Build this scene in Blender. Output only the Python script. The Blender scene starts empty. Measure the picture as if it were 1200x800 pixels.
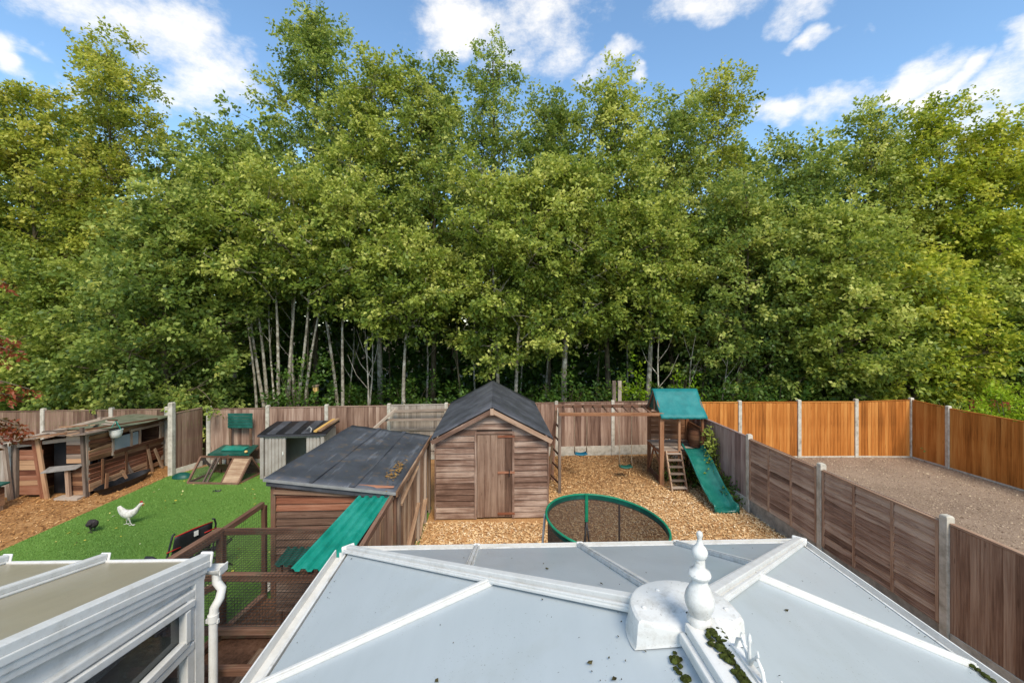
import bpy, math, random
import numpy as np
from mathutils import Vector, Matrix

random.seed(7); RNG = np.random.default_rng(7)
scene = bpy.context.scene
COL = scene.collection

# ---------------------------------------------------------------- camera, sky, sun, exposure
CAM_H, F, HOR = 4.0, 500.0, 380.0
cam_data = bpy.data.cameras.new('camera')
cam = bpy.data.objects.new('camera', cam_data); COL.objects.link(cam)
cam.location = (0, 0, CAM_H); cam.rotation_euler = (math.radians(90), 0, 0)
cam_data.sensor_width = 36; cam_data.lens = 36 * F / 1200
cam_data.shift_y = -(400 - HOR) / 1200
cam_data.clip_start = 0.05; cam_data.clip_end = 3000
scene.camera = cam

SUN_EL, SUN_AZ = math.radians(47), math.radians(163)     # azimuth clockwise from +Y: behind the camera, to its left
world = bpy.data.worlds.new('World'); scene.world = world; world.use_nodes = True
def build_world():
    nt = world.node_tree; nt.nodes.clear(); N = nt.nodes.new; L = nt.links.new
    def math_(op, a, b=None, c=None, clamp=False):
        n = N('ShaderNodeMath'); n.operation = op; n.use_clamp = clamp
        for i, s in enumerate((a, b, c)):
            if s is None: continue
            if isinstance(s, (int, float)): n.inputs[i].default_value = s
            else: L(s, n.inputs[i])
        return n.outputs[0]
    out = N('ShaderNodeOutputWorld'); bg = N('ShaderNodeBackground')
    sky = N('ShaderNodeTexSky'); sky.sky_type = 'NISHITA'; sky.sun_disc = False
    sky.sun_elevation = SUN_EL; sky.sun_rotation = SUN_AZ
    sky.air_density = 1.0; sky.dust_density = 0.3; sky.ozone_density = 1.6; sky.altitude = 50
    tc = N('ShaderNodeTexCoord'); sep = N('ShaderNodeSeparateXYZ'); L(tc.outputs['Generated'], sep.inputs[0])
    x, y, z = sep.outputs
    az = math_('ARCTAN2', x, y)
    el = math_('ARCSINE', z)
    nw = N('ShaderNodeTexNoise'); nw.inputs['Scale'].default_value = 7.0; nw.inputs['Detail'].default_value = 4; L(tc.outputs['Generated'], nw.inputs['Vector'])
    sw = N('ShaderNodeSeparateColor'); L(nw.outputs['Color'], sw.inputs[0])
    az0, el0 = az, el
    az = math_('ADD', az, math_('MULTIPLY', math_('SUBTRACT', sw.outputs[0], 0.5), 0.30)); el = math_('ADD', el, math_('MULTIPLY', math_('SUBTRACT', sw.outputs[1], 0.5), 0.20))
    # the clouds that stand in the sky, by compass bearing and elevation (degrees), width and height
    blobs = []
    for px, py, wx, wy in ((150,38,130,34),(235,85,62,56),(626,46,60,38),(540,32,66,27),(692,76,42,13),(832,8,66,22),
                           (955,2,58,20),(976,32,26,10),(940,120,56,20),(1062,77,58,21),(1118,84,30,15),(1150,122,70,34),
                           (1200,66,30,32),(22,80,34,18),(745,100,22,10)):
        a = math.atan((px-600)/F); e = math.atan((HOR-py)/F*math.cos(a))
        ca = math.cos(a)
        blobs.append((a, e, wx/F*ca*ca, wy/F*ca*math.cos(e)))
    tot = None
    for a, e, wa, we in blobs:
        da = math_('DIVIDE', math_('SUBTRACT', az, a), wa)
        de = math_('DIVIDE', math_('SUBTRACT', el, e), we)
        d = math_('ADD', math_('MULTIPLY', da, da), math_('MULTIPLY', de, de))
        v = math_('SUBTRACT', 1.3, d)
        tot = v if tot is None else math_('SMOOTH_MAX', tot, v, 0.25)
    # sky out of view: scattered cloud, its cover raised for whiter fill light
    zz = math_('ADD', math_('MAXIMUM', z, 0.0), 0.25)
    comb = N('ShaderNodeCombineXYZ'); L(math_('DIVIDE', x, zz), comb.inputs[0]); L(math_('DIVIDE', y, zz), comb.inputs[1])
    n1 = N('ShaderNodeTexNoise'); n1.inputs['Scale'].default_value = 1.6; n1.inputs['Detail'].default_value = 3
    L(comb.outputs[0], n1.inputs['Vector'])
    wide = math_('MULTIPLY', math_('SUBTRACT', n1.outputs['Fac'], 0.47), 9.0)
    def fade(v, a, b):
        r = N('ShaderNodeMapRange'); r.interpolation_type = 'SMOOTHSTEP'; L(v, r.inputs[0])
        for k, q in (('From Min', a), ('From Max', b), ('To Min', 1.0), ('To Max', 0.0)): r.inputs[k].default_value = q
        return r.outputs[0]
    inview = math_('MULTIPLY', fade(math_('ABSOLUTE', az0), 0.86, 1.25), fade(el0, 0.66, 0.95))
    wide = math_('SUBTRACT', wide, math_('MULTIPLY', inview, 9.0))
    tot = math_('MAXIMUM', math_('MAXIMUM', tot, -2.0), wide)
    n2 = N('ShaderNodeTexNoise'); n2.inputs['Scale'].default_value = 6.5; n2.inputs['Detail'].default_value = 9; n2.inputs['Roughness'].default_value = 0.68
    mp = N('ShaderNodeMapping'); mp.inputs['Scale'].default_value = (1, 1, 1.7); L(tc.outputs['Generated'], mp.inputs[0]); L(mp.outputs[0], n2.inputs['Vector'])
    det = math_('MULTIPLY', math_('SUBTRACT', n2.outputs['Fac'], 0.5), 6.4)
    dens = math_('ADD', math_('MINIMUM', tot, 1.3), det)
    mr = N('ShaderNodeMapRange'); mr.interpolation_type = 'SMOOTHSTEP'
    mr.inputs['From Min'].default_value = -0.35; mr.inputs['From Max'].default_value = 2.0; mr.inputs['To Max'].default_value = 0.96
    L(dens, mr.inputs[0])
    tint = N('ShaderNodeMix'); tint.data_type = 'RGBA'; tint.blend_type = 'MULTIPLY'; tint.inputs[0].default_value = 1
    L(sky.outputs[0], tint.inputs[6]); tint.inputs[7].default_value = SKY_TINT
    mix = N('ShaderNodeMix'); mix.data_type = 'RGBA'
    L(mr.outputs[0], mix.inputs[0]); L(tint.outputs[2], mix.inputs[6]); mix.inputs[7].default_value = CLOUD
    L(mix.outputs[2], bg.inputs[0]); bg.inputs[1].default_value = SKY_STRENGTH
    L(bg.outputs[0], out.inputs[0])
SKY_STRENGTH = 0.15; SKY_TINT = (.92, 1.06, 1.07, 1); CLOUD = (4.7, 4.6, 4.45, 1)
build_world()
sd = bpy.data.lights.new('sun', 'SUN'); sd.energy = 2.4; sd.angle = math.radians(22); sd.color = (1.0, 0.90, 0.74)
sun = bpy.data.objects.new('sun', sd); COL.objects.link(sun)
sdir = Vector((math.sin(SUN_AZ)*math.cos(SUN_EL), math.cos(SUN_AZ)*math.cos(SUN_EL), math.sin(SUN_EL)))
sun.rotation_euler = sdir.to_track_quat('Z', 'Y').to_euler(); sun.location = (0, -5, 30)
vs = scene.view_settings; vs.view_transform = 'Standard'; vs.look = 'None'; vs.gamma = 1; vs.use_curve_mapping = False
vs.exposure = 0.72
scene.render.engine = 'CYCLES'
scene.cycles.max_bounces = 8; scene.cycles.transparent_max_bounces = 12

# ---------------------------------------------------------------- survey helpers: photo position -> place in the garden
def U(px, py, Y): return Vector(((px-600)/F*Y, Y, CAM_H-(py-HOR)/F*Y))
def UZ(px, py, z):
    Y = (CAM_H-z)*F/(py-HOR); return Vector(((px-600)/F*Y, Y, z))
def G(px, py): return UZ(px, py, 0.0)
def V(*a): return Vector(a)

# ---------------------------------------------------------------- mesh collector
OFF = {}
class MB:
    def __init__(s): s.v = []; s.f = []; s.uv = []
    def quadlike(s, idx, uvs): s.f.append(tuple(idx)); s.uv.extend(uvs)
    def bar(s, p0, p1, w, h, up=(0,0,1), w1=None, h1=None):
        p0 = Vector(p0); p1 = Vector(p1); d = p1-p0; ln = d.length; d.normalize(); up = Vector(up)
        if abs(d.dot(up)) > 0.97: up = Vector((0,1,0)) if abs(d.y) < 0.9 else Vector((1,0,0))
        sx = d.cross(up).normalized(); uz = sx.cross(d)
        w1 = w if w1 is None else w1; h1 = h if h1 is None else h1
        b = len(s.v)
        for p, ww, hh in ((p0, w, h), (p1, w1, h1)):
            for a, c in ((-1,-1),(1,-1),(1,1),(-1,1)): s.v.append(p+sx*a*ww/2+uz*c*hh/2)
        o = random.random()*50; q = random.random()*50
        per = [0, w, w+h, 2*w+h, 2*w+2*h]
        for k in range(4):
            k2 = (k+1) % 4
            s.quadlike((b+k, b+k2, b+4+k2, b+4+k), ((q, o+per[k]), (q, o+per[k+1]), (q+ln, o+per[k+1]), (q+ln, o+per[k])))
        s.quadlike((b+3, b+2, b+1, b), ((q, o), (q, o+.01), (q+.01, o+.01), (q+.01, o)))
        s.quadlike((b+4, b+5, b+6, b+7), ((q, o), (q, o+.01), (q+.01, o+.01), (q+.01, o)))
        return s
    def box(s, lo, hi):
        lo = Vector(lo); hi = Vector(hi); c = (lo+hi)/2; d = hi-lo
        k = max(range(3), key=lambda i: d[i])
        a = c.copy(); e = c.copy(); a[k] = lo[k]; e[k] = hi[k]
        if k == 2: return s.bar(a, e, d.x, d.y, up=(0,1,0))
        if k == 0: return s.bar(a, e, d.y, d.z)
        return s.bar(a, e, d.x, d.z)
    def poly(s, pts, uaxis=None):
        pts = [Vector(p) for p in pts]; b = len(s.v); s.v.extend(pts)
        u = (Vector(uaxis) if uaxis is not None else pts[1]-pts[0]).normalized()
        n = Vector((0,0,0))
        for i in range(1, len(pts)-1): n += (pts[i]-pts[0]).cross(pts[i+1]-pts[0])
        if n.length < 1e-12: n = Vector((0,0,1))
        w = n.normalized().cross(u)
        s.quadlike(range(b, b+len(pts)), [(p.dot(u), p.dot(w)) for p in pts]); return s
    def prism(s, pts, vec, uaxis=None):
        pts = [Vector(p) for p in pts]; vec = Vector(vec)
        n = Vector((0,0,0))
        for i in range(1, len(pts)-1): n += (pts[i]-pts[0]).cross(pts[i+1]-pts[0])
        if n.dot(vec) > 0: pts = pts[::-1]
        top = [p+vec for p in pts]
        s.poly(pts, uaxis); s.poly(top[::-1], uaxis)
        for i in range(len(pts)):
            j = (i+1) % len(pts); s.poly((pts[j], pts[i], top[i], top[j]), (pts[j]-pts[i]) if (pts[j]-pts[i]).length > vec.length else vec)
        return s
    def tube(s, pts, r, n=8, caps=True, closed=False):
        pts = [Vector(p) for p in pts]; m = len(pts)
        rr = r if isinstance(r, (list, tuple)) else [r]*m
        b = len(s.v); ref = None; L = 0; Ls = []; o = random.random()*20
        for i, p in enumerate(pts):
            if closed: t = pts[(i+1) % m]-pts[i-1]
            else: t = pts[min(i+1, m-1)]-pts[max(i-1, 0)]
            t.normalize()
            if ref is None: ref = Vector((0,0,1)) if abs(t.z) < 0.9 else Vector((1,0,0))
            a = t.cross(ref)
            if a.length < 1e-6: a = t.orthogonal()
            a.normalize(); c = a.cross(t).normalized(); ref = c
            if i: L += (p-pts[i-1]).length
            Ls.append(L)
            for k in range(n):
                th = 2*math.pi*k/n; s.v.append(p+(a*math.cos(th)+c*math.sin(th))*rr[i])
        rng = range(m) if closed else range(m-1)
        for i in rng:
            j = (i+1) % m; l1 = Ls[j] if j > i else L+(pts[0]-pts[-1]).length
            for k in range(n):
                k2 = (k+1) % n
                s.quadlike((b+i*n+k, b+i*n+k2, b+j*n+k2, b+j*n+k), ((Ls[i], o+k/n*.3), (Ls[i], o+(k+1)/n*.3), (l1, o+(k+1)/n*.3), (l1, o+k/n*.3)))
        if caps and not closed:
            s.quadlike([b+k for k in range(n)][::-1], [(0, 0)]*n); s.quadlike([b+(m-1)*n+k for k in range(n)], [(0, 0)]*n)
        return s
    def lathe(s, prof, base, n=20, axis=None):
        base = Vector(base); b = len(s.v)
        for r, z in prof:
            for k in range(n):
                th = 2*math.pi*k/n; s.v.append(base+Vector((r*math.cos(th), r*math.sin(th), z)))
        for i in range(len(prof)-1):
            for k in range(n):
                k2 = (k+1) % n
                s.quadlike((b+i*n+k, b+i*n+k2, b+(i+1)*n+k2, b+(i+1)*n+k), ((k/n, prof[i][1]), ((k+1)/n, prof[i][1]), ((k+1)/n, prof[i+1][1]), (k/n, prof[i+1][1])))
        s.quadlike([b+k for k in range(n)][::-1], [(0, 0)]*n); s.quadlike([b+(len(prof)-1)*n+k for k in range(n)], [(0, 0)]*n)
        return s
    def grid(s, P, closed_u=False):
        b = len(s.v); r = len(P); c = len(P[0])
        for row in P: s.v.extend(Vector(p) for p in row)
        for i in range(r-1):
            for k in range(c if closed_u else c-1):
                k2 = (k+1) % c
                s.quadlike((b+i*c+k, b+i*c+k2, b+(i+1)*c+k2, b+(i+1)*c+k), ((k*.1, i*.1), ((k+1)*.1, i*.1), ((k+1)*.1, (i+1)*.1), (k*.1, (i+1)*.1)))
        return s
    def mesh(s, name, mat, off=Vector((0,0,0)), smooth=False):
        me = bpy.data.meshes.new(name)
        me.from_pydata([tuple(v-off) for v in s.v], [], s.f)
        uvl = me.uv_layers.new(name='UVMap'); uvl.data.foreach_set('uv', np.array(s.uv, dtype=np.float32).ravel())
        if smooth: me.shade_smooth()
        me.materials.append(mat); me.update(); return me
    def build(s, name, mat, parent=None, smooth=False, bevel=0, kind=None, label=None, auto=None):
        off = OFF.get(parent.name, Vector((0,0,0))) if parent else Vector((0,0,0))
        me = s.mesh(name, mat, off, smooth)
        if smooth and auto:
            me.set_sharp_from_angle(angle=math.radians(auto))
        o = bpy.data.objects.new(name, me); COL.objects.link(o)
        if parent: o.parent = parent; OFF[o.name] = off
        if bevel:
            m = o.modifiers.new('bevel', 'BEVEL'); m.width = bevel; m.segments = 2; m.limit_method = 'ANGLE'; m.angle_limit = math.radians(40)
        if kind: o['kind'] = kind
        if label: o['label'] = label
        return o
def thing(name, label, cat, loc, group=None):
    o = bpy.data.objects.new(name, None); COL.objects.link(o); o.location = loc; o.empty_display_size = 0.1
    o['label'] = label; o['category'] = cat
    if group: o['group'] = group
    OFF[o.name] = Vector(loc); return o
def tag(o, label, cat, group=None):
    o['label'] = label; o['category'] = cat
    if group: o['group'] = group
    return o
def structure(o): o['kind'] = 'structure'; return o
def stuff(o, label, cat): o['kind'] = 'stuff'; o['label'] = label; o['category'] = cat; return o
def place(me, name, parent, loc, rotz=0, scale=(1,1,1), rot=None):     # an object of its own that shares mesh data
    o = bpy.data.objects.new(name, me); COL.objects.link(o); o.parent = parent
    off = OFF.get(parent.name, Vector((0,0,0)))
    o.location = Vector(loc)-off; o.rotation_euler = rot if rot else (0,0,rotz); o.scale = scale
    return o

# ---------------------------------------------------------------- materials (all procedural)
def lin(c):
    r = []
    for x in c:
        x = x/255; r.append(x/12.92 if x <= 0.04045 else ((x+.055)/1.055)**2.4)
    return (*r, 1)
class NT:
    def __init__(s, name):
        s.m = bpy.data.materials.new(name); s.m.use_nodes = True; s.t = s.m.node_tree
        s.b = s.t.nodes['Principled BSDF']; s.out = s.t.nodes['Material Output']
    def n(s, ty, **kw):
        x = s.t.nodes.new(ty)
        for k, v in kw.items(): setattr(x, k, v)
        return x
    def l(s, a, b): s.t.links.new(a, b)
    def tex(s, scale, detail=4, rough=.6, coord='Object', stretch=None, offset=None):
        tc = s.n('ShaderNodeTexCoord'); src = tc.outputs[coord]
        if stretch or offset is not None:
            mp = s.n('ShaderNodeMapping'); s.l(src, mp.inputs[0])
            if stretch: mp.inputs['Scale'].default_value = stretch
            if offset is not None: s.l(offset, mp.inputs['Location'])
            src = mp.outputs[0]
        n = s.n('ShaderNodeTexNoise'); n.inputs['Scale'].default_value = scale; n.inputs['Detail'].default_value = detail; n.inputs['Roughness'].default_value = rough
        s.l(src, n.inputs['Vector']); return n.outputs['Fac']
    def ramp(s, fac, stops):
        r = s.n('ShaderNodeValToRGB'); e = r.color_ramp.elements
        while len(e) < len(stops): e.new(0.5)
        for i, (p, c) in enumerate(stops): e[i].position = p; e[i].color = c
        s.l(fac, r.inputs[0]); return r.outputs[0]
    def mix(s, fac, a, b, blend='MIX'):
        m = s.n('ShaderNodeMix', data_type='RGBA', blend_type=blend)
        for sock, v in ((m.inputs[0], fac), (m.inputs[6], a), (m.inputs[7], b)):
            if isinstance(v, (int, float)): sock.default_value = v
            elif isinstance(v, tuple): sock.default_value = v
            else: s.l(v, sock)
        return m.outputs[2]
    def math(s, op, a, b=None, clamp=False):
        m = s.n('ShaderNodeMath', operation=op); m.use_clamp = clamp
        for i, v in enumerate((a, b)):
            if v is None: continue
            if isinstance(v, (int, float)): m.inputs[i].default_value = v
            else: s.l(v, m.inputs[i])
        return m.outputs[0]
    def bump(s, h, strength=.3, dist=.01):
        b = s.n('ShaderNodeBump'); b.inputs['Strength'].default_value = strength; b.inputs['Distance'].default_value = dist
        s.l(h, b.inputs['Height']); s.l(b.outputs[0], s.b.inputs['Normal'])
    def fin(s, col, rough=.7, spec=.3):
        if isinstance(col, tuple): s.b.inputs['Base Color'].default_value = col
        else: s.l(col, s.b.inputs['Base Color'])
        if isinstance(rough, (int, float)): s.b.inputs['Roughness'].default_value = rough
        else: s.l(rough, s.b.inputs['Roughness'])
        s.b.inputs['Specular IOR Level'].default_value = spec
        return s.m
def objrand(t):
    oi = t.n('ShaderNodeObjectInfo'); return oi.outputs['Random']

def m_wood(name, dark, mid, light, moss=None, worn=.5, vary=.5):
    t = NT(name); r = objrand(t)
    cb = t.n('ShaderNodeCombineXYZ'); t.l(t.math('MULTIPLY', r, 37.0), cb.inputs[0]); t.l(t.math('MULTIPLY', r, 91.0), cb.inputs[1])
    g = t.tex(1.0, 6, .65, 'UV', (2.2, 70, 1), cb.outputs[0])
    g2 = t.tex(1.0, 3, .5, 'UV', (1.1, 9, 1), cb.outputs[0])
    blot = t.tex(2.3, 4, .6)
    f = t.math('ADD', t.math('MULTIPLY', g, .55), t.math('MULTIPLY', g2, .45))
    f = t.math('ADD', f, t.math('MULTIPLY', t.math('SUBTRACT', r, .5), .42*vary))
    f = t.math('ADD', f, t.math('MULTIPLY', t.math('SUBTRACT', blot, .5), .35*worn))
    c = t.ramp(f, [(.30, lin(dark)), (.48, lin(mid)), (.68, lin(light))])
    knots = t.n('ShaderNodeTexVoronoi'); knots.inputs['Scale'].default_value = 1.0
    tc = t.n('ShaderNodeTexCoord'); mp = t.n('ShaderNodeMapping'); mp.inputs['Scale'].default_value = (2.2, 12, 1); t.l(tc.outputs['UV'], mp.inputs[0]); t.l(cb.outputs[0], mp.inputs['Location']); t.l(mp.outputs[0], knots.inputs['Vector'])
    kf = t.math('LESS_THAN', knots.outputs['Distance'], .09)
    c = t.mix(t.math('MULTIPLY', kf, .55), c, lin(dark))
    if moss:
        mm = t.tex(5, 5, .7); mk = t.ramp(mm, [(.52, (0,0,0,1)), (.66, (1,1,1,1))])
        c = t.mix(t.math('MULTIPLY', mk, .6), c, lin(moss))
    t.bump(t.math('ADD', g, t.math('MULTIPLY', g2, .5)), .45, .006)
    return t.fin(c, .85, .2)
def m_mottle(name, cols, scale=4, rough=.7, spec=.3, bump=.2, bscale=60, detail=5, vary=0.0, bdist=.005):
    t = NT(name); f = t.tex(scale, detail, .65)
    if vary: f = t.math('ADD', f, t.math('MULTIPLY', t.math('SUBTRACT', objrand(t), .5), vary))
    k = len(cols); stops = [(.3+.4*i/(k-1), lin(c)) for i, c in enumerate(cols)]
    c = t.ramp(f, stops)
    if bump: t.bump(t.tex(bscale, 4, .6), bump, bdist)
    return t.fin(c, rough, spec)
def m_attr(name, cols, attr='tint', rough=.8, spec=.2):
    t = NT(name); a = t.n('ShaderNodeAttribute'); a.attribute_name = attr
    k = len(cols); c = t.ramp(a.outputs['Fac'], [(i/(k-1), lin(x)) for i, x in enumerate(cols)])
    return t.fin(c, rough, spec)
def m_leaf(name, cols, transl=.50, rough=.45):
    t = NT(name); a = t.n('ShaderNodeAttribute'); a.attribute_name = 'tint'
    k = len(cols); c = t.ramp(a.outputs['Fac'], [(i/(k-1), lin(x)) for i, x in enumerate(cols)])
    t.fin(c, rough, .35)
    tr = t.n('ShaderNodeBsdfTranslucent'); hs = t.mix(.35, c, (.30, .34, .03, 1)); t.l(hs, tr.inputs[0])
    mx = t.n('ShaderNodeMixShader'); mx.inputs[0].default_value = transl
    t.l(t.b.outputs[0], mx.inputs[1]); t.l(tr.outputs[0], mx.inputs[2]); t.l(mx.outputs[0], t.out.inputs[0])
    return t.m
def m_upvc(name='white_upvc', dirt=.5):
    t = NT(name); f = t.tex(9, 6, .75); f2 = t.tex(70, 3, .6)
    d = t.math('MULTIPLY', t.ramp(f, [(.46, (0,0,0,1)), (.70, (1,1,1,1))]), dirt)
    c = t.mix(d, lin((216,215,211)), lin((164,158,146)))
    sp = t.math('GREATER_THAN', f2, .66)
    c = t.mix(t.math('MULTIPLY', sp, .45*dirt), c, lin((95,88,75)))
    return t.fin(c, .38, .4)
def m_pane(name, c0, c1, rough=.3):
    t = NT(name); f = t.tex(1.4, 5, .6); st = t.tex(1.0, 4, .6, 'Object', (14, 1.6, 3)); sp = t.tex(130, 2, .5); dn = t.tex(3.2, 4, .7)
    c = t.mix(t.math('ADD', t.math('MULTIPLY', f, .6), t.math('MULTIPLY', st, .4)), lin(c0), lin(c1))
    big = t.tex(.9, 6, .72); c = t.mix(t.math('MULTIPLY', t.ramp(big, [(.52, (0,0,0,1)), (.74, (1,1,1,1))]), .35), c, lin((150,152,142)))
    c = t.mix(t.math('MULTIPLY', t.math('MULTIPLY', t.math('GREATER_THAN', sp, .70), t.math('GREATER_THAN', dn, .5)), .6), c, lin((98,94,84)))
    r = t.math('ADD', t.math('MULTIPLY', f, .2), rough-.08)
    t.bump(t.tex(1.2, 2, .4), .05, .05)
    return t.fin(c, r, .5)

M = {}
M['fence_old'] = m_wood('weathered_fence_wood', (82,58,48), (134,106,90), (180,154,136))
M['fence_dark'] = m_wood('dark_fence_wood', (72,52,42), (112,86,72), (152,126,108), moss=(110,105,70))
M['fence_purple'] = m_wood('purple_brown_fence_wood', (92,70,66), (140,116,108), (180,160,150))
M['fence_lap'] = m_wood('lap_panel_wood', (88,66,54), (146,116,98), (190,164,142), worn=.9, vary=.55)
M['fence_near'] = m_wood('red_brown_fence_wood', (84,60,46), (136,104,84), (178,148,124))
M['fence_orange'] = m_wood('orange_fence_wood', (118,68,24), (176,107,46), (202,140,74), worn=.6, vary=.5)
M['fence_grey'] = m_wood('grey_fence_wood', (104,92,82), (150,138,126), (182,172,160))
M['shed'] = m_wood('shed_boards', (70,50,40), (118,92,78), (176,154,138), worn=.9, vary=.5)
M['shed_red'] = m_wood('red_shed_boards', (84,46,32), (128,80,58), (160,114,90), vary=.8)
M['shed_dark'] = m_wood('dark_shed_boards', (70,50,40), (104,80,66), (142,118,102), worn=.8, vary=.5)
M['door'] = m_wood('door_boards', (76,56,45), (116,90,75), (152,128,110), vary=.6)
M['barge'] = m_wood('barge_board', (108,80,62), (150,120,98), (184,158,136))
M['coop'] = m_wood('coop_boards', (84,54,38), (130,92,66), (172,134,102), vary=1.2, worn=.9)
M['coop_grey'] = m_wood('coop_grey_boards', (92,78,68), (138,120,106), (174,158,142), vary=1)
M['run'] = m_wood('run_timber', (66,44,34), (104,74,58), (140,108,90), moss=(96,92,70))
M['play'] = m_wood('play_timber', (92,58,38), (136,94,66), (164,124,94))
M['rough'] = m_wood('rough_boards', (92,66,48), (142,112,88), (184,158,130), worn=1)
M['pale_timber'] = m_wood('pale_timber', (160,120,64), (206,164,94), (226,190,124))
M['concrete'] = m_mottle('concrete', [(150,142,128), (186,178,163), (206,199,186)], 7, .9, .2, .3, 80)
M['concrete_dark'] = m_mottle('dark_concrete', [(112,108,100), (146,140,130), (170,164,152)], 6, .9, .2, .3, 80)
M['felt'] = m_mottle('roofing_felt', [(50,51,54), (66,67,72), (86,88,94)], 2.5, .62, .45, .5, 220, vary=.1)
M['upvc'] = m_upvc('white_upvc', .35)
M['upvc_dirty'] = m_upvc('weathered_upvc', .75)
M['pane'] = m_pane('polycarbonate_sheet', (164,172,175), (186,193,196), .32)
M['pane_tan'] = m_pane('tan_polycarbonate', (138,128,106), (176,166,142), .35)
M['tarp'] = m_mottle('green_tarp', [(14,96,96), (24,112,112), (44,126,124)], 3, .55, .3, .25, 9, bdist=.03)
M['slide'] = m_mottle('green_plastic', [(16,84,74), (26,104,92), (56,122,110)], 3, .25, .5, 0)
M['corrugated'] = m_mottle('green_corrugated', [(10,108,92), (18,132,114), (50,150,134)], 3, .38, .45, .1, 30)
M['green_dark'] = m_mottle('dark_green_sheet', [(10,62,54), (18,80,68), (40,98,88)], 4, .45, .4, .1, 30)
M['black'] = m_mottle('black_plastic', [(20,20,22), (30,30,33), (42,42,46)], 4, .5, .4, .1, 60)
M['grey_plastic'] = m_mottle('grey_plastic', [(140,130,122), (158,149,141), (172,164,157)], 3, .55, .35, .08, 60)
M['blue'] = m_mottle('blue_plastic', [(10,72,98), (16,92,118), (24,108,132)], 3, .4, .4, 0)
M['rope'] = m_mottle('rope', [(120,104,86), (150,134,112)], 20, .9, .1, 0)
M['tramp_green'] = m_mottle('trampoline_green', [(12,98,70), (22,122,88), (40,140,104)], 4, .45, .4, .1, 40)
M['metal'] = m_mottle('galvanised_metal', [(120,120,118), (150,150,148)], 6, .4, .5, 0)
M['wire'] = m_mottle('wire', [(40,38,36), (62,58,54)], 6, .55, .4, 0)
M['bark_pale'] = m_mottle('pale_bark', [(78,70,58), (150,142,126), (202,196,182)], 6, .9, .15, .6, 30, bdist=.02)
M['bark'] = m_mottle('bark', [(62,54,42), (98,88,70), (130,120,98)], 4, .9, .15, .6, 30, bdist=.02)
M['leaf_green'] = m_leaf('green_leaves', [(88,112,46), (136,155,64), (182,192,88), (226,226,126)])
M['leaf_deep'] = m_leaf('deep_green_leaves', [(76,102,50), (122,145,68), (166,180,88), (218,220,122)])
M['leaf_olive'] = m_leaf('olive_leaves', [(94,116,46), (146,158,62), (190,194,78), (216,208,100)])
M['leaf_yellow'] = m_leaf('yellow_green_leaves', [(92,120,38), (148,164,50), (196,202,66), (224,218,94)])
M['leaf_under'] = m_leaf('undergrowth_leaves', [(50,78,34), (76,110,46), (108,142,58), (148,176,78)])
M['leaf_lime'] = m_leaf('lime_leaves', [(92,130,24), (134,168,32), (170,196,44), (196,212,70)])
M['leaf_red'] = m_leaf('copper_leaves', [(74,26,18), (120,48,30), (160,78,50), (182,110,80)])
M['moss'] = m_mottle('moss', [(36,36,18), (54,60,24), (82,92,42)], 60, .95, .1, .6, 200)
M['glass'] = None
def m_glass():
    t = NT('window_glass'); t.fin((.10,.11,.11,1), .04, .6); t.b.inputs['Transmission Weight'].default_value = .55; return t.m
M['glass'] = m_glass()
def m_net(name, col, dens):
    t = NT(name); t.fin(lin(col), .8, .1)
    tr = t.n('ShaderNodeBsdfTransparent'); mx = t.n('ShaderNodeMixShader')
    f = t.tex(260, 1, .5); t.l(t.math('ADD', t.math('MULTIPLY', t.math('SUBTRACT', f, .5), .6), dens), mx.inputs[0])
    t.l(tr.outputs[0], mx.inputs[1]); t.l(t.b.outputs[0], mx.inputs[2]); t.l(mx.outputs[0], t.out.inputs[0]); return t.m
M['net'] = m_net('trampoline_net', (72,62,57), .80)
M['gauze'] = m_net('wire_gauze', (66,62,58), .35)
# ---------------------------------------------------------------- ground
def m_ground(name, cols, s1, s2, bump=.6, bs=40, rough=.95, dist=.02):
    t = NT(name); f = t.math('ADD', t.math('MULTIPLY', t.tex(s1, 5, .65), .5), t.math('MULTIPLY', t.tex(s2, 4, .6), .5))
    k = len(cols); c = t.ramp(f, [(.34+.32*i/(k-1), lin(x)) for i, x in enumerate(cols)])
    t.bump(t.tex(bs, 5, .7), bump, dist); return t.fin(c, rough, .15)
M['earth'] = m_ground('woodland_earth', [(46,38,26), (72,60,40), (92,82,54)], .6, 9)
M['lawn'] = m_ground('artificial_turf', [(84,120,48), (98,134,58), (114,148,70)], .45, 120, .8, 420, .8, .012)
M['soil'] = m_ground('bark_soil', [(112,78,48), (162,118,74), (192,150,102)], 2.5, 30, .8, 45)
M['chip_bed'] = m_ground('wood_chip_bed', [(140,98,62), (188,142,94), (212,170,120)], 1.2, 40, .8, 60)
M['dirt'] = m_ground('bare_dirt', [(116,98,84), (144,124,106), (166,145,126)], .5, 22, .8, 30)
M['paving'] = m_ground('run_floor', [(78,54,40), (112,80,60), (136,100,78)], 1.5, 20, .6, 40)
def sheet(name, pts, z, mat, label=None):
    m = MB(); m.poly([(p[0], p[1], z) for p in pts]); o = m.build(name, mat); structure(o); return o
def ground_sheet():
    P = []
    for x in np.concatenate([[-900, -300, -80], np.linspace(-40, 40, 33), [80, 300, 900]]):
        P.append([(x, y, -0.02) for y in np.concatenate([[-300, -60], np.linspace(-10, 40, 21), [80, 300, 1500]])])
    m = MB(); m.grid([list(r) for r in P]); o = m.build('ground', M['earth']); structure(o)
ground_sheet()
LAWN = [(-9.0, 3.2), (-1.5, 3.2), (-1.75, 9.3), (-3.3, 12.55), (-8.5, 12.2), (-9.05, 11.2)]
SOIL = [(-14.5, 3.2), (-9.0, 3.2), (-9.05, 11.2), (-8.5, 12.2), (-14.5, 11.6)]
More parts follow.
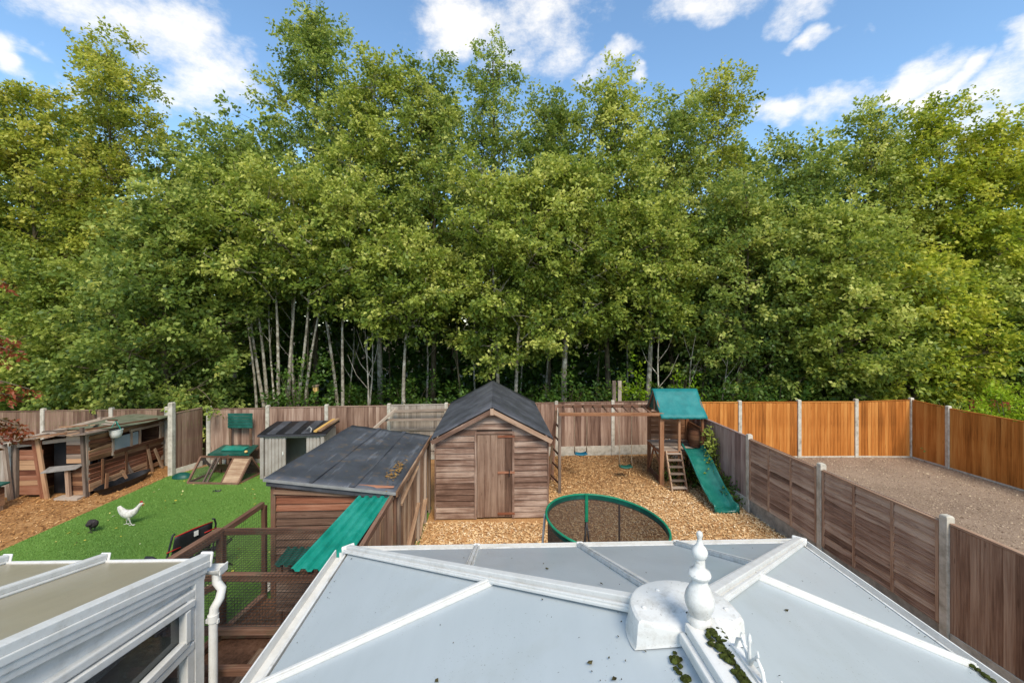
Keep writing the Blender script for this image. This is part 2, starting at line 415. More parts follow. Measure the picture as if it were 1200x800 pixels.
CHIP = [(-1.75, 3.2), (5.6, 3.2), (4.75, 13.2), (-3.3, 12.55)]
DIRT = [(5.6, 1.0), (13.0, 1.0), (12.1, 12.9), (4.75, 13.0)]
sheet('soil_strip', SOIL, 0.0, M['soil'])
sheet('lawn', LAWN, 0.012, M['lawn'])
sheet('wood_chip_ground', CHIP, 0.004, M['chip_bed'])
sheet('dirt_plot', DIRT, 0.008, M['dirt'])

def attr_mesh(name, co, n_per, faces, tint, mat):
    """co (n, n_per, 3); faces: list of local index tuples; tint (n,)"""
    n = co.shape[0]; me = bpy.data.meshes.new(name)
    me.vertices.add(n*n_per); me.vertices.foreach_set('co', co.reshape(-1).astype(np.float32))
    fl = np.concatenate([np.array(f) for f in faces]); tot = len(fl)
    loops = (np.arange(n)[:, None]*n_per+fl[None, :]).reshape(-1)
    me.loops.add(n*tot); me.loops.foreach_set('vertex_index', loops.astype(np.int32))
    lens = np.array([len(f) for f in faces]); st = np.concatenate([[0], np.cumsum(lens)[:-1]])
    starts = (np.arange(n)[:, None]*tot+st[None, :]).reshape(-1)
    me.polygons.add(n*len(faces)); me.polygons.foreach_set('loop_start', starts.astype(np.int32))
    me.update(calc_edges=True); me.validate()
    a = me.attributes.new('tint', 'FLOAT', 'FACE'); a.data.foreach_set('value', np.repeat(np.clip(tint, 0, 1), len(faces)).astype(np.float32))
    me.materials.append(mat); return me
def inside(P, poly):
    x, y = P[:, 0], P[:, 1]; r = np.zeros(len(P), bool); n = len(poly)
    for i in range(n):
        (x0, y0), (x1, y1) = poly[i], poly[(i+1) % n]
        c = ((y0 > y) != (y1 > y)) & (x < (x1-x0)*(y-y0)/(y1-y0+1e-12)+x0); r ^= c
    return r
def scatter(poly, n, rng):
    xs = [p[0] for p in poly]; ys = [p[1] for p in poly]
    P = np.stack([rng.uniform(min(xs), max(xs), n*2), rng.uniform(min(ys), max(ys), n*2)], 1)
    return P[inside(P, poly)][:n]
def unit(a): return a/np.maximum(np.linalg.norm(a, axis=1, keepdims=True), 1e-9)
def chips(name, poly, n, lr, wr, z0, cols, label, cat, seed, tilt=.35, zr=.03, dark=None):
    rng = np.random.default_rng(seed); P = scatter(poly, n, rng); n = len(P)
    th = rng.uniform(0, 2*np.pi, n); d = np.stack([np.cos(th), np.sin(th), rng.normal(0, tilt, n)], 1); d = unit(d)
    s = unit(np.stack([-np.sin(th), np.cos(th), rng.normal(0, tilt, n)], 1)); nn = np.cross(d, s)
    L = rng.uniform(*lr, n)[:, None]; W = rng.uniform(*wr, n)[:, None]; T = rng.uniform(.004, .010, n)[:, None]
    c = np.concatenate([P, (z0+rng.uniform(0, zr, n))[:, None]], 1)
    co = np.stack([c-d*L-s*W, c+d*L-s*W*rng.uniform(.3, 1, n)[:, None], c+d*L+s*W, c-d*L+s*W*rng.uniform(.5, 1, n)[:, None],
                   c-d*L*.8+nn*T, c+d*L*.8+nn*T], 1)
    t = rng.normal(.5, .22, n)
    if dark is not None: t = t-dark(P)
    me = attr_mesh(name, co, 6, [(0,1,5,4), (2,3,4,5)], t, m_attr(name+'_wood', cols, rough=.9))
    o = bpy.data.objects.new(name, me); COL.objects.link(o); stuff(o, label, cat); return o
CHIPV = [(-1.75, 4.2), (5.3, 4.2), (4.9, 13.05), (.8, 12.9), (.8, 8.6), (-1.75, 8.6)]
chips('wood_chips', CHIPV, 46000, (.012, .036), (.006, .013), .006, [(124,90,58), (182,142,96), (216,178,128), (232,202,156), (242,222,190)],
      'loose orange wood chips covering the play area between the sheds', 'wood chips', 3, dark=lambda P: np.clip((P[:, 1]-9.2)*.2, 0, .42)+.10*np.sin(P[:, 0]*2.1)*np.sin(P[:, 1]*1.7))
chips('bark_chips', [(-12.4, 5.5), (-9.0, 5.5), (-9.02, 11.1), (-9.9, 12.0), (-9.9, 9.9), (-12.4, 9.8)], 5000, (.008, .034), (.005, .014), .002,
      [(84,54,32), (126,84,48), (168,120,70), (196,148,94), (216,178,132)], 'orange brown bark litter along the left side of the lawn', 'bark litter', 5)
def clods():
    rng = np.random.default_rng(9); P = scatter([(5.4, 4.2), (12.7, 4.2), (12.1, 12.8), (4.9, 12.85)], 26000, rng); n = len(P)
    s = np.abs(rng.normal(0, .008, n))+.006; c = np.concatenate([P, np.full((n, 1), .010)], 1)
    j = lambda: rng.uniform(.6, 1.4, n)[:, None]
    e = np.eye(3); S = s[:, None]
    co = np.stack([c+e[0]*S*j(), c+e[1]*S*j(), c-e[0]*S*j(), c-e[1]*S*j(), c+e[2]*S*j()*.8], 1)
    me = attr_mesh('dirt_clods', co, 5, [(0,1,4), (1,2,4), (2,3,4), (3,0,4)], rng.normal(.42, .22, n), m_attr('clod_earth', [(104,84,70), (132,112,94), (156,136,116), (180,158,134), (208,188,156)], rough=.95))
    o = bpy.data.objects.new('dirt_clods', me); COL.objects.link(o); stuff(o, 'small stones and clods strewn over the bare brown plot', 'stones')
clods()
def litter():
    rng = np.random.default_rng(12); P = scatter([(-8.9, 4.2), (-3.8, 4.2), (-3.6, 10.5), (-8.6, 11.5)], 190, rng); n = len(P)
    th = rng.uniform(0, 6.3, n); d = np.stack([np.cos(th), np.sin(th), rng.normal(0, .3, n)], 1); s = np.stack([-np.sin(th), np.cos(th), rng.normal(0, .3, n)], 1)
    L = rng.uniform(.012, .042, n)[:, None]; c = np.concatenate([P, np.full((n, 1), .026)], 1)
    co = np.stack([c-d*L, c+s*L*.6, c+d*L, c-s*L*.6], 1)
    me = attr_mesh('fallen_leaves', co, 4, [(0,1,2,3)], rng.uniform(0, 1, n), m_attr('dry_leaf', [(70,60,36), (150,150,60), (196,180,70), (206,206,170)]))
    o = bpy.data.objects.new('fallen_leaves', me); COL.objects.link(o); stuff(o, 'scattered small yellow fallen leaves on the green turf', 'leaves')
litter()
def turf_pile():
    rng = np.random.default_rng(13); P = scatter([(-9.0, 4.3), (-3.75, 4.3), (-3.6, 11.2), (-5.4, 12.2), (-8.5, 12.1), (-9.04, 11.2)], 90000, rng); n = len(P)
    th = rng.uniform(0, 6.3, n); H = rng.uniform(.012, .026, n)
    c = np.concatenate([P, np.full((n, 1), .010)], 1); s = np.stack([np.cos(th), np.sin(th), 0*th], 1)*.006
    tip = c+np.stack([rng.normal(0, .010, n), rng.normal(0, .010, n), H], 1)
    co = np.stack([c-s, c+s, tip], 1)
    me = attr_mesh('turf_pile', co, 3, [(0,1,2)], rng.normal(.5, .22, n), m_attr('turf_fibre', [(80,112,44), (98,132,56), (112,144,68), (140,168,92)], rough=.6))
    o = bpy.data.objects.new('turf_pile', me); COL.objects.link(o); stuff(o, 'short bright green pile of the artificial lawn', 'grass')
turf_pile()

# ---------------------------------------------------------------- fences
BOARD = {}
def board_meshes(mat, w, h, key):
    k = (mat.name, key)
    if k in BOARD: return BOARD[k]
    L = []
    for i in range(7):
        m = MB(); t0, t1 = .016, .007; ww = w*random.uniform(1.06, 1.2); bow = random.uniform(-.006, .006); top = random.uniform(-.012, .006)
        rows = []
        n = 3
        for q in range(n):
            f = q/(n-1); b = bow*math.sin(math.pi*f)
            rows.append([(-ww/2+b, -t0, f*(h+top)), (ww/2+b, -t1, f*(h+top)), (ww/2+b, 0, f*(h+top)), (-ww/2+b, 0, f*(h+top))])
        o = random.random()*30; b0 = len(m.v)
        for r in rows: m.v.extend(Vector(p) for p in r)
        for q in range(n-1):
            for k4 in range(4):
                k5 = (k4+1) % 4; u0 = q*h/(n-1); u1 = (q+1)*h/(n-1); v0 = o+k4*w; v1 = o+(k4+1)*w
                m.quadlike((b0+q*4+k4, b0+q*4+k5, b0+q*4+4+k5, b0+q*4+4+k4), ((u0, v0), (u0, v1), (u1, v1), (u1, v0)))
        m.quadlike((b0+(n-1)*4, b0+(n-1)*4+1, b0+(n-1)*4+2, b0+(n-1)*4+3), ((0,o),(0,o+.1),(.02,o+.1),(.02,o)))
        L.append(m.mesh('board', mat))
    BOARD[k] = L; return L
def lap_meshes(mat, L0, key):
    k = (mat.name, key)
    if k in BOARD: return BOARD[k]
    out = []
    for i in range(8):
        m = MB(); n = 9; hh = .15; lo = []; hi = []
        ph = random.random()*6; o = random.random()*30
        for q in range(n+1):
            x = -L0/2+L0*q/n
            wob = .010*math.sin(ph+q*.9)+random.uniform(-.005, .005)
            lo.append((x, wob)); hi.append((x, hh))
        b0 = len(m.v)
        for q in range(n+1):
            x, wz = lo[q]
            m.v.extend((V(x, -.030, wz), V(x, 0.0, hh), V(x, .008, hh), V(x, -.018, wz)))
        for q in range(n):
            a = b0+q*4; u0 = L0*q/n; u1 = L0*(q+1)/n
            for k4 in range(4):
                k5 = (k4+1) % 4
                m.quadlike((a+k4, a+4+k4, a+4+k5, a+k5), ((u0, o+k4*hh), (u1, o+k4*hh), (u1, o+k4*hh+hh), (u0, o+k4*hh+hh)))
        out.append(m.mesh('slat', mat))
    BOARD[k] = out; return out
def post(m, p, z, w=.10):
    x, y = p[0], p[1]
    m.box((x-w/2, y-w/2, -.05), (x+w/2, y+w/2, z-.015))
    # weathered, slightly chamfered head
    b = V(x, y, z-.015); m.bar(b, b+V(0, 0, .018), w, w, up=(0,1,0), w1=w*.72, h1=w*.72)
def fence(name, label, posts, bays, cat='fence', face=-1):
    """posts: [(x, y, top)]; bays: one dict per bay between neighbouring posts, or None"""
    root = thing(name, label, cat, (posts[0][0], posts[0][1], 0))
    for (x, y, z, *w) in posts:
        if z: 
            m = MB(); post(m, (x, y), z, w[0] if w else .10); m.build('post', M['concrete'], root, bevel=.006)
    for (a, b, s) in zip(posts[:-1], posts[1:], bays):
        if not s: continue
        A = V(a[0], a[1], 0); B = V(b[0], b[1], 0); d = (B-A); L = d.length; d.normalize(); ang = math.atan2(d.y, d.x)
        nrm = V(d.y, -d.x, 0)
        if nrm.y > 0 and abs(nrm.y) > .3: nrm = -nrm
        if s.get('flip'): nrm = -nrm
        rz = ang if nrm.dot(V(d.y, -d.x, 0)) > 0 else ang+math.pi
        A2 = A+d*.055; B2 = B-d*.055; L2 = (B2-A2).length
        g = s.get('gravel', .15); top0 = s.get('top', 1.6); top1 = s.get('top1', top0)
        if g:
            m = MB(); m.bar(A2+V(0,0,g/2-.01), B2+V(0,0,g/2-.01), .05, g+.02); m.build('gravel_board', M[s.get('gmat', 'concrete')], root, bevel=.004)
        mat = M[s['mat']]
        if s['style'] == 'feather':
            m = MB()
            side = .022 if not s.get('rails_front') else -.04
            for f in (.12, .52, .9):
                z0 = g+(top0-g)*f; z1 = g+(top1-g)*f
                rm = MB(); rm.bar(A2+V(0,0,z0)-nrm*side, B2+V(0,0,z1)-nrm*side, .03, .06); rm.build('rail', mat, root)
            m.bar(A2+V(0,0,top0+.012)-nrm*.0, B2+V(0,0,top1+.012)-nrm*.0, .055, .024)
            pan = m.build('panel', mat, root, label=s.get('label'))
            w = .105; n = max(3, int(round(L2/w))); st = L2/n
            ms = board_meshes(mat, st, 1.0, (s['style'], round(st, 3)))
            for i in range(n):
                f = (i+.5)/n; z = top0+(top1-top0)*f
                p = A2+d*(L2*f)+nrm*random.uniform(.0, .004)+V(0,0,g)
                place(random.choice(ms), 'board', pan, p, rz, (1, 1, z-g))
        elif s['style'] == 'lap':
            m = MB(); h = top0-g
            for q in range(3, 3):
                pass
            nb = s.get('battens', 2)
            for q in range(nb+2):
                f = q/(nb+1); f = min(max(f, .012), .988); z1 = top0+(top1-top0)*f
                m.bar(A2+d*(L2*f)+nrm*.034+V(0,0,g+.01), A2+d*(L2*f)+nrm*.034+V(0,0,z1-.005), .04, .022, up=nrm)
                m.bar(A2+d*(L2*f)-nrm*.012+V(0,0,g+.01), A2+d*(L2*f)-nrm*.012+V(0,0,z1-.005), .04, .018, up=nrm)
            m.bar(A2+V(0,0,top0)+nrm*.008, B2+V(0,0,top1)+nrm*.008, .075, .026)
            pan = m.build('panel', M[s.get('batten_mat', 'fence_near')], root)
            ms = lap_meshes(mat, L2, ('lap', round(L2, 2)))
            n = int(h/.105); pitch = (h-.02)/n
            slope = math.atan2(top1-top0, L2)*(1 if rz == ang else -1)
            for i in range(n):
                f = (i+.5)/n
                p = (A2+B2)/2+nrm*.008+V(0,0,g+i*pitch+(top1-top0)*.5*f)
                place(random.choice(ms), 'slat', pan, p, rot=(0, -slope*f+random.uniform(-.004, .004), rz))
    return root
# back fence: one straight line, about four degrees off the camera's own axis
def bk(px): # point on the back fence line seen at a photo column
    k = (px-600)/F; # x = k*y ; y = 12.9 + .079*x
    y = 12.93/(1-.079*k); return k*y, y
FO = dict(style='feather', mat='fence_old', top=1.6, gravel=.27)
bp = []
for px in (245, 314, 383, 456, 523, 588, 652, 718, 785): x, y = bk(px); bp.append((x, y, 1.66))
bays = [dict(FO, top=1.56, gravel=.12), dict(FO, top=1.58, gravel=.12), dict(FO, top=1.58, gravel=.12), dict(FO, mat='fence_grey', rails_front=True, top=1.6, gravel=.1), dict(FO), dict(FO), dict(FO), dict(FO)]
fence('back_fence', 'weathered grey brown board fence with concrete posts running behind the sheds and swings', bp, bays)
x0, y0 = bk(245)
fence('short_fence', 'dark brown fence bay between the tall pale post and the turf corner', [(-9.03, 11.32, 1.93, .12), (x0-.06, y0-.12, 0)],
      [dict(style='feather', mat='fence_dark', top=1.62, top1=1.64, gravel=.15)])
lp = []
for px in (-32, 51, 131, 196): x, y = bk(px); lp.append((x, y, 1.66))
fence('left_back_fence', 'dark board fence with pale capping behind the ramshackle chicken coop', lp, [dict(style='feather', mat='fence_dark', top=1.58, gravel=.1)]*3)
# right boundary
rp = [(4.80, 12.95, 0), (4.93, 11.03, 1.64), (5.06, 9.10, 1.66), (5.20, 7.17, 1.67), (5.34, 5.24, 1.66), (5.48, 3.31, 1.66), (5.62, 1.38, 1.66)]
RB = dict(style='lap', mat='fence_lap', top=1.56, gravel=.30, flip=False, gmat='concrete_dark')
def left_face(d): return d
fence('boundary_fence', 'brown lap panel and board fence with concrete posts down the right side of the garden', rp,
      [dict(style='feather', mat='fence_purple', top=1.58, gravel=.28), dict(style='feather', mat='fence_purple', top=1.58, gravel=.28),
       RB, RB, dict(style='feather', mat='fence_near', top=1.56, gravel=.25), dict(style='feather', mat='fence_near', top=1.56, gravel=.25)])
# new orange fence round the neighbouring plot
OR = dict(style='feather', mat='fence_orange', top=1.66, gravel=.05)
yo = 12.75
op = [(x_, yo+.02*x_-.1, z_) for x_, z_ in ((5.0, 0), (6.82, 1.72), (8.62, 1.74), (10.36, 1.76))]+[(12.0, 12.83, 1.8), (12.12, 11.85, 1.74), (12.28, 9.95, 1.74), (12.42, 8.05, 1.74)]
fence('orange_fence', 'new bright orange board fence with concrete posts round the bare plot', op,
      [OR, OR, OR, dict(OR, top1=1.72), dict(OR, top=1.72, top1=1.68, flip=False), dict(OR, flip=False), dict(OR, flip=False)])
# ---------------------------------------------------------------- near conservatory (hipped, polycarbonate)
def frame_fn(o, psi):
    er = V(math.cos(psi), math.sin(psi), 0); ed = V(-math.sin(psi), math.cos(psi), 0)
    return lambda u, v, z=0.0: V(o[0], o[1], 0)+er*u+ed*v+V(0, 0, z)
def conservatory():
    W, EZ, RZ = 3.86, 2.10, 2.925
    Pt = frame_fn((-1.36, 3.585), math.radians(2.0))
    root = thing('conservatory', 'near white conservatory with hipped pale roof panels, glazing bars and finial', 'conservatory', (0.6, 1.6, 0))
    hub_v = -2.08; back_v = -3.5; hu = W/2
    def roof(u, v):
        # height of the roof surface
        zf = EZ+(RZ-EZ)*(-v)/(-hub_v); zl = EZ+(RZ-EZ)*u/hu; zr = EZ+(RZ-EZ)*(W-u)/hu
        return min(zf, zl, zr, RZ)
    def R(u, v, up=0.0): return Pt(u, v, roof(u, v)+up)
    th = V(0, 0, -.025)
    panes = []
    fx = [0, 1.06, 1.95, 2.80, W]
    hip_l = lambda u: hub_v*u/hu; hip_r = lambda u: hub_v*(W-u)/hu
    hipv = lambda u: max(hub_v, hip_l(u) if u <= hu else hip_r(u))
    panes.append([(0, 0), (fx[1], 0), (fx[1], hip_l(fx[1]))])
    panes.append([(fx[1], 0), (fx[2], 0), (fx[2], hub_v), (hu, hub_v), (fx[1], hip_l(fx[1]))] if fx[2] > hu else [(fx[1], 0), (fx[2], 0), (fx[2], hipv(fx[2])), (fx[1], hip_l(fx[1]))])
    panes.append([(fx[2], 0), (fx[3], 0), (fx[3], hip_r(fx[3])), (fx[2], hip_r(fx[2]))])
    panes.append([(fx[3], 0), (W, 0), (fx[3], hip_r(fx[3]))])
    sv = [0, -1.34, hub_v-.55, back_v]
    for side in (0, 1):
        X = (lambda u: u) if side == 0 else (lambda u: W-u)
        hu_at = lambda v: hu*v/hub_v
        panes.append([(X(0), 0), (X(0), sv[1]), (X(hu_at(sv[1])), sv[1])])
        panes.append([(X(0), sv[1]), (X(0), sv[2]), (X(hu), sv[2]), (X(hu), hub_v), (X(hu_at(sv[1])), sv[1])])
        panes.append([(X(0), sv[2]), (X(0), sv[3]), (X(hu), sv[3]), (X(hu), sv[2])])
    for p in panes:
        m = MB(); q = [Pt(u, v, EZ if abs(v) < 1e-6 or u in (0, W) else roof(u, v)) for u, v in p]
        m.prism([a-V(0,0,.002) for a in q], th); m.build('roof_pane', M['pane'], root)
    def bar(a, b, w, name='glazing_bar', h=.018, fins=True, mat='upvc'):
        A = R(*a); B = R(*b); d = (B-A).normalized(); s = d.cross(V(0,0,1)).normalized(); n = s.cross(d)
        m = MB(); m.bar(A+n*.006, B+n*.006, w, .016, up=n)
        m.bar(A+n*(.012+h/2), B+n*(.012+h/2), w*.40, h, up=n)
        if fins:
            for k in (-1, 1): m.bar(A+n*.018+s*k*w*.38, B+n*.018+s*k*w*.38, w*.13, .012, up=n)
        o = m.build(name, M[mat], root, bevel=.004)
        return A, B, d, n
    bar((fx[1], .03), (fx[1], hip_l(fx[1])+.02), .052, mat='upvc_dirty'); bar((fx[2], .03), (fx[2], hub_v+.2), .052, mat='upvc_dirty'); bar((fx[3], .03), (fx[3], hip_r(fx[3])+.02), .052, mat='upvc_dirty')
    for side in (0, 1):
        X = (lambda u: u) if side == 0 else (lambda u: W-u)
        bar((X(-.03), sv[1]), (X(hu*sv[1]/hub_v-.03), sv[1]), .052); bar((X(-.03), sv[2]), (X(hu-.05), sv[2]), .052)
    # hip cappings: broad three-step cover strips
    for side in (0, 1):
        X = (lambda u: u) if side == 0 else (lambda u: W-u)
        A, B, d, n = bar((X(-.02), .02), (X(hu*.97), hub_v*.97), .105, 'hip_capping', h=.030)
        m = MB(); c = A-d*.012; m.bar(c+n*.02, c+d*.02+n*.02, .112, .052, up=n); m.build('end_cap', M['upvc'], root, bevel=.012)
    for u in fx[1:4]:
        A = R(u, .035); m = MB(); m.bar(A+V(0,0,.012), A+V(0,0,.012)+(Pt(u, .06)-Pt(u, .035)), .058, .040); m.build('end_cap', M['upvc_dirty'], root, bevel=.01)
    # eaves trim and gutter
    for a, b in (((-.04, .03), (W+.04, .03)), ((-.03, .03), (-.03, back_v)), ((W+.03, .03), (W+.03, back_v))):
        m = MB(); m.bar(Pt(*a, EZ-.034), Pt(*b, EZ-.034), .016, .05); m.build('eaves_trim', M['upvc_dirty'], root, bevel=.004)
    for a, b, s in (((-.11, .11), (W+.11, .11), (0, 1)), ((-.11, .11), (-.11, back_v), (-1, 0)), ((W+.11, .11), (W+.11, back_v), (1, 0))):
        m = MB(); A = Pt(*a, EZ-.12); B = Pt(*b, EZ-.12)
        m.bar(A, B, .10, .012); sd = (B-A).normalized().cross(V(0,0,1))
        for k in (-1, 1): m.bar(A+sd*k*.05+V(0,0,.035), B+sd*k*.05+V(0,0,.035), .010, .075)
        m.build('gutter', M['upvc'], root)
    # ridge: capping running back to the house, rounded end hub, finial and cresting
    m = MB(); a = Pt(hu, hub_v-.02, RZ+.02); b = Pt(hu, back_v, RZ+.02)
    a = Pt(hu, hub_v-.11, RZ+.006)
    m.bar(a, b, .150, .04); m.bar(a+V(0,0,.035), b+V(0,0,.035), .112, .035); m.bar(a+V(.030,0,.058), b+V(.030,0,.058), .03, .02)
    m.build('ridge_capping', M['upvc'], root, bevel=.008)
    # hub: rounded far side, straight sides toward the house
    ring = []
    for k in range(17):
        t = math.pi*(k/16); ring.append((hu+.205*math.cos(t), hub_v+.02+.19*math.sin(t)))
    ring += [(hu-.205, hub_v-.02), (hu-.20, hub_v-.045), (hu-.075, hub_v-.105), (hu-.05, hub_v-.115), (hu+.05, hub_v-.115), (hu+.075, hub_v-.105), (hu+.20, hub_v-.045), (hu+.205, hub_v-.02)]
    rows = []
    for sc, dz, use in ((1.03, .003, 0), (1.0, .008, 0), (.992, .012, .10), (.965, .020, .80), (.945, .020, .93), (.90, .021, 1), (.5, .024, 1), (.04, .025, 1)):
        row = []
        for u, v in ring:
            uu = hu+(u-hu)*sc; v2 = hub_v-.02+(v-hub_v+.02)*sc
            z = roof(uu, v2)*(1-use)+(RZ-.0)*use+dz
            row.append(Pt(uu, v2, z))
        rows.append(row)
    m = MB(); m.grid(rows, closed_u=True); m.build('ridge_end_hub', M['upvc_dirty'], root, smooth=True, auto=33)
    for u, v in ((hu-.15, hub_v+.02), (hu-.06, hub_v+.12), (hu+.10, hub_v+.09), (hu+.15, hub_v-.0)):
        m = MB(); m.lathe([(.008, 0), (.008, .003), (.004, .005)], Pt(u, v, RZ+.0225), 10); m.build('screw_cap', M['upvc'], root, smooth=True)
    fb = Pt(hu-.004, hub_v-.115, RZ+.012)
    prof = [(.030, 0), (.034, .004), (.034, .045), (.040, .050), (.042, .062), (.038, .070), (.034, .078), (.040, .095), (.047, .115), (.049, .132), (.045, .152), (.034, .176), (.026, .192),
            (.025, .205), (.034, .212), (.037, .222), (.033, .233), (.022, .240), (.018, .250), (.017, .278), (.022, .284), (.026, .296), (.026, .306), (.020, .318), (.010, .330), (.0075, .350), (.009, .356), (.011, .364), (.009, .372), (.002, .377)]
    m = MB(); m.lathe([(r*1.0, z*.95) for r, z in prof], fb, 28); m.build('finial', M['upvc_dirty'], root, smooth=True, auto=38)
    # cresting: repeated spear-and-scroll castings on the ridge
    for k in range(4):
        m = MB(); v = hub_v-.33-.18*k; c = Pt(hu+.040, v, RZ+.078); ax = (Pt(hu, 0)-Pt(hu, -1)).normalized()
        m.tube([c, c+V(0,0,.04), c+V(0,0,.062), c+V(0,0,.078)], [.006, .005, .004, .0065], 8)
        m.tube([c+V(0,0,.074), c+V(0,0,.088), c+V(0,0,.096)], [.0065, .005, .001], 8)
        for sgn in (-1, 1):
            m.tube([c+ax*sgn*.07+V(0,0,.004), c+ax*sgn*.062+V(0,0,.035), c+ax*sgn*.04+V(0,0,.05), c+ax*sgn*.018+V(0,0,.035), c+ax*sgn*.006+V(0,0,.012)], [.0055, .005, .0045, .0045, .0055], 7)
            m.tube([c+ax*sgn*.03+V(0,0,.048), c+ax*sgn*.042+V(0,0,.062), c+ax*sgn*.038+V(0,0,.074)], [.004, .004, .002], 6)
        m.bar(c-ax*.082+V(0,0,.0), c+ax*.082+V(0,0,.0), .022, .014)
        m.build('ridge_crest', M['upvc_dirty'], root, smooth=True, auto=50)
    # walls below: dwarf wall, frames, panes
    M['brick'] = m_mottle('brown_brick', [(104,70,56), (140,98,78), (164,124,102)], 9, .9, .2, .4, 50)
    def wall(a, b):
        A = Pt(*a); B = Pt(*b); d = (B-A); L = d.length; d.normalize()
        m = MB(); m.bar(A+V(0,0,.3), B+V(0,0,.3), .12, .6); w = m.build('dwarf_wall', M['brick'], root)
        n = max(2, int(L/.8)); m = MB()
        m.bar(A+V(0,0,.63), B+V(0,0,.63), .14, .06); m.bar(A+V(0,0,2.0), B+V(0,0,2.0), .07, .10)
        for i in range(n+1):
            p = A+d*(L*i/n); m.bar(p+V(0,0,.66), p+V(0,0,1.95), .07, .07, up=d)
        fr = m.build('window_frame', M['upvc'], root)
        for i in range(n):
            p = A+d*(L*i/n+.04); q = A+d*(L*(i+1)/n-.04); m = MB(); m.bar(p+V(0,0,1.3), q+V(0,0,1.3), .012, 1.28); m.build('pane', M['glass'], fr)
    wall((.06, -.06), (W-.06, -.06)); wall((.06, -.14), (.06, back_v)); wall((W-.06, -.14), (W-.06, back_v))
    # moss and dirt gathered round the finial and crest
    rng = random.Random(4); m = MB()
    def tuft(p, r):
        rows = []
        for i in range(4):
            f = i/3; row = []
            for k in range(7):
                t = 2*math.pi*k/7; rr = r*math.cos(f*1.45)*rng.uniform(.75, 1.25); row.append(p+V(rr*math.cos(t), rr*math.sin(t), r*.75*math.sin(f*1.5)*rng.uniform(.85, 1.15)))
            rows.append(row)
        m.grid(rows, closed_u=True)
    for k in range(260):
        if k < 80:
            t = rng.uniform(3.3, 5.4); p = fb+V(math.cos(t)*rng.uniform(.036, .05), math.sin(t)*rng.uniform(.036, .05), .012)
        else:
            v = hub_v-.165-rng.random()**1.5*.36; p = Pt(hu+.014+rng.gauss(0, .014), v, RZ+.066+rng.uniform(-.003, .004))
        tuft(p, rng.uniform(.004, .012))
    for k in range(14):
        p = R(hu-.105+rng.gauss(0, .008), hub_v-.12-rng.uniform(0, .12), .002); tuft(p, rng.uniform(.006, .015))
    for k in range(16):
        p = R(W-.03-rng.uniform(0, .02), sv[1]-.02-rng.uniform(0, .14)); tuft(p+V(.03, 0, .0), rng.uniform(.008, .018))
    for k in range(7):
        p = R(.0, sv[1]-rng.uniform(0, .06)); tuft(p+V(-.02, -.02, 0), rng.uniform(.006, .014))
    o = m.build('moss', M['moss']); stuff(o, 'green moss growing round the finial and ridge of the near conservatory', 'moss')
    m = MB()
    for k in range(170):
        c = rng.random()
        if c < .38:
            u = hu+rng.gauss(0, .28); v = hub_v-.05+rng.gauss(0, .28)
        elif c < .65:
            u = W-.05-abs(rng.gauss(0, .04)); v = rng.uniform(-2.2, -.1)
        elif c < .75:
            u = .04+abs(rng.gauss(0, .02)); v = rng.uniform(-1.6, -.1)
        else:
            u = rng.uniform(.2, W-.2); v = rng.uniform(-2.1, -.1)
        p = R(u, v, .004); r = rng.uniform(.0015, .006) if rng.random() < .94 else .012; t = rng.uniform(0, 6.3)
        pts = [p+V(math.cos(t+q)*r*rng.uniform(.5, 1.2), math.sin(t+q)*r*rng.uniform(.4, 1.2), .0025 if q else .007) for q in (0, 1.6, 3.1, 4.6)]
        m.poly(pts)
    o = m.build('roof_debris', m_mottle('dark_debris', [(36,34,22), (62,58,36), (84,76,50)], 30, .95, .1, 0)); stuff(o, 'dark specks of dirt and leaf crumbs on the conservatory roof', 'debris')
conservatory()

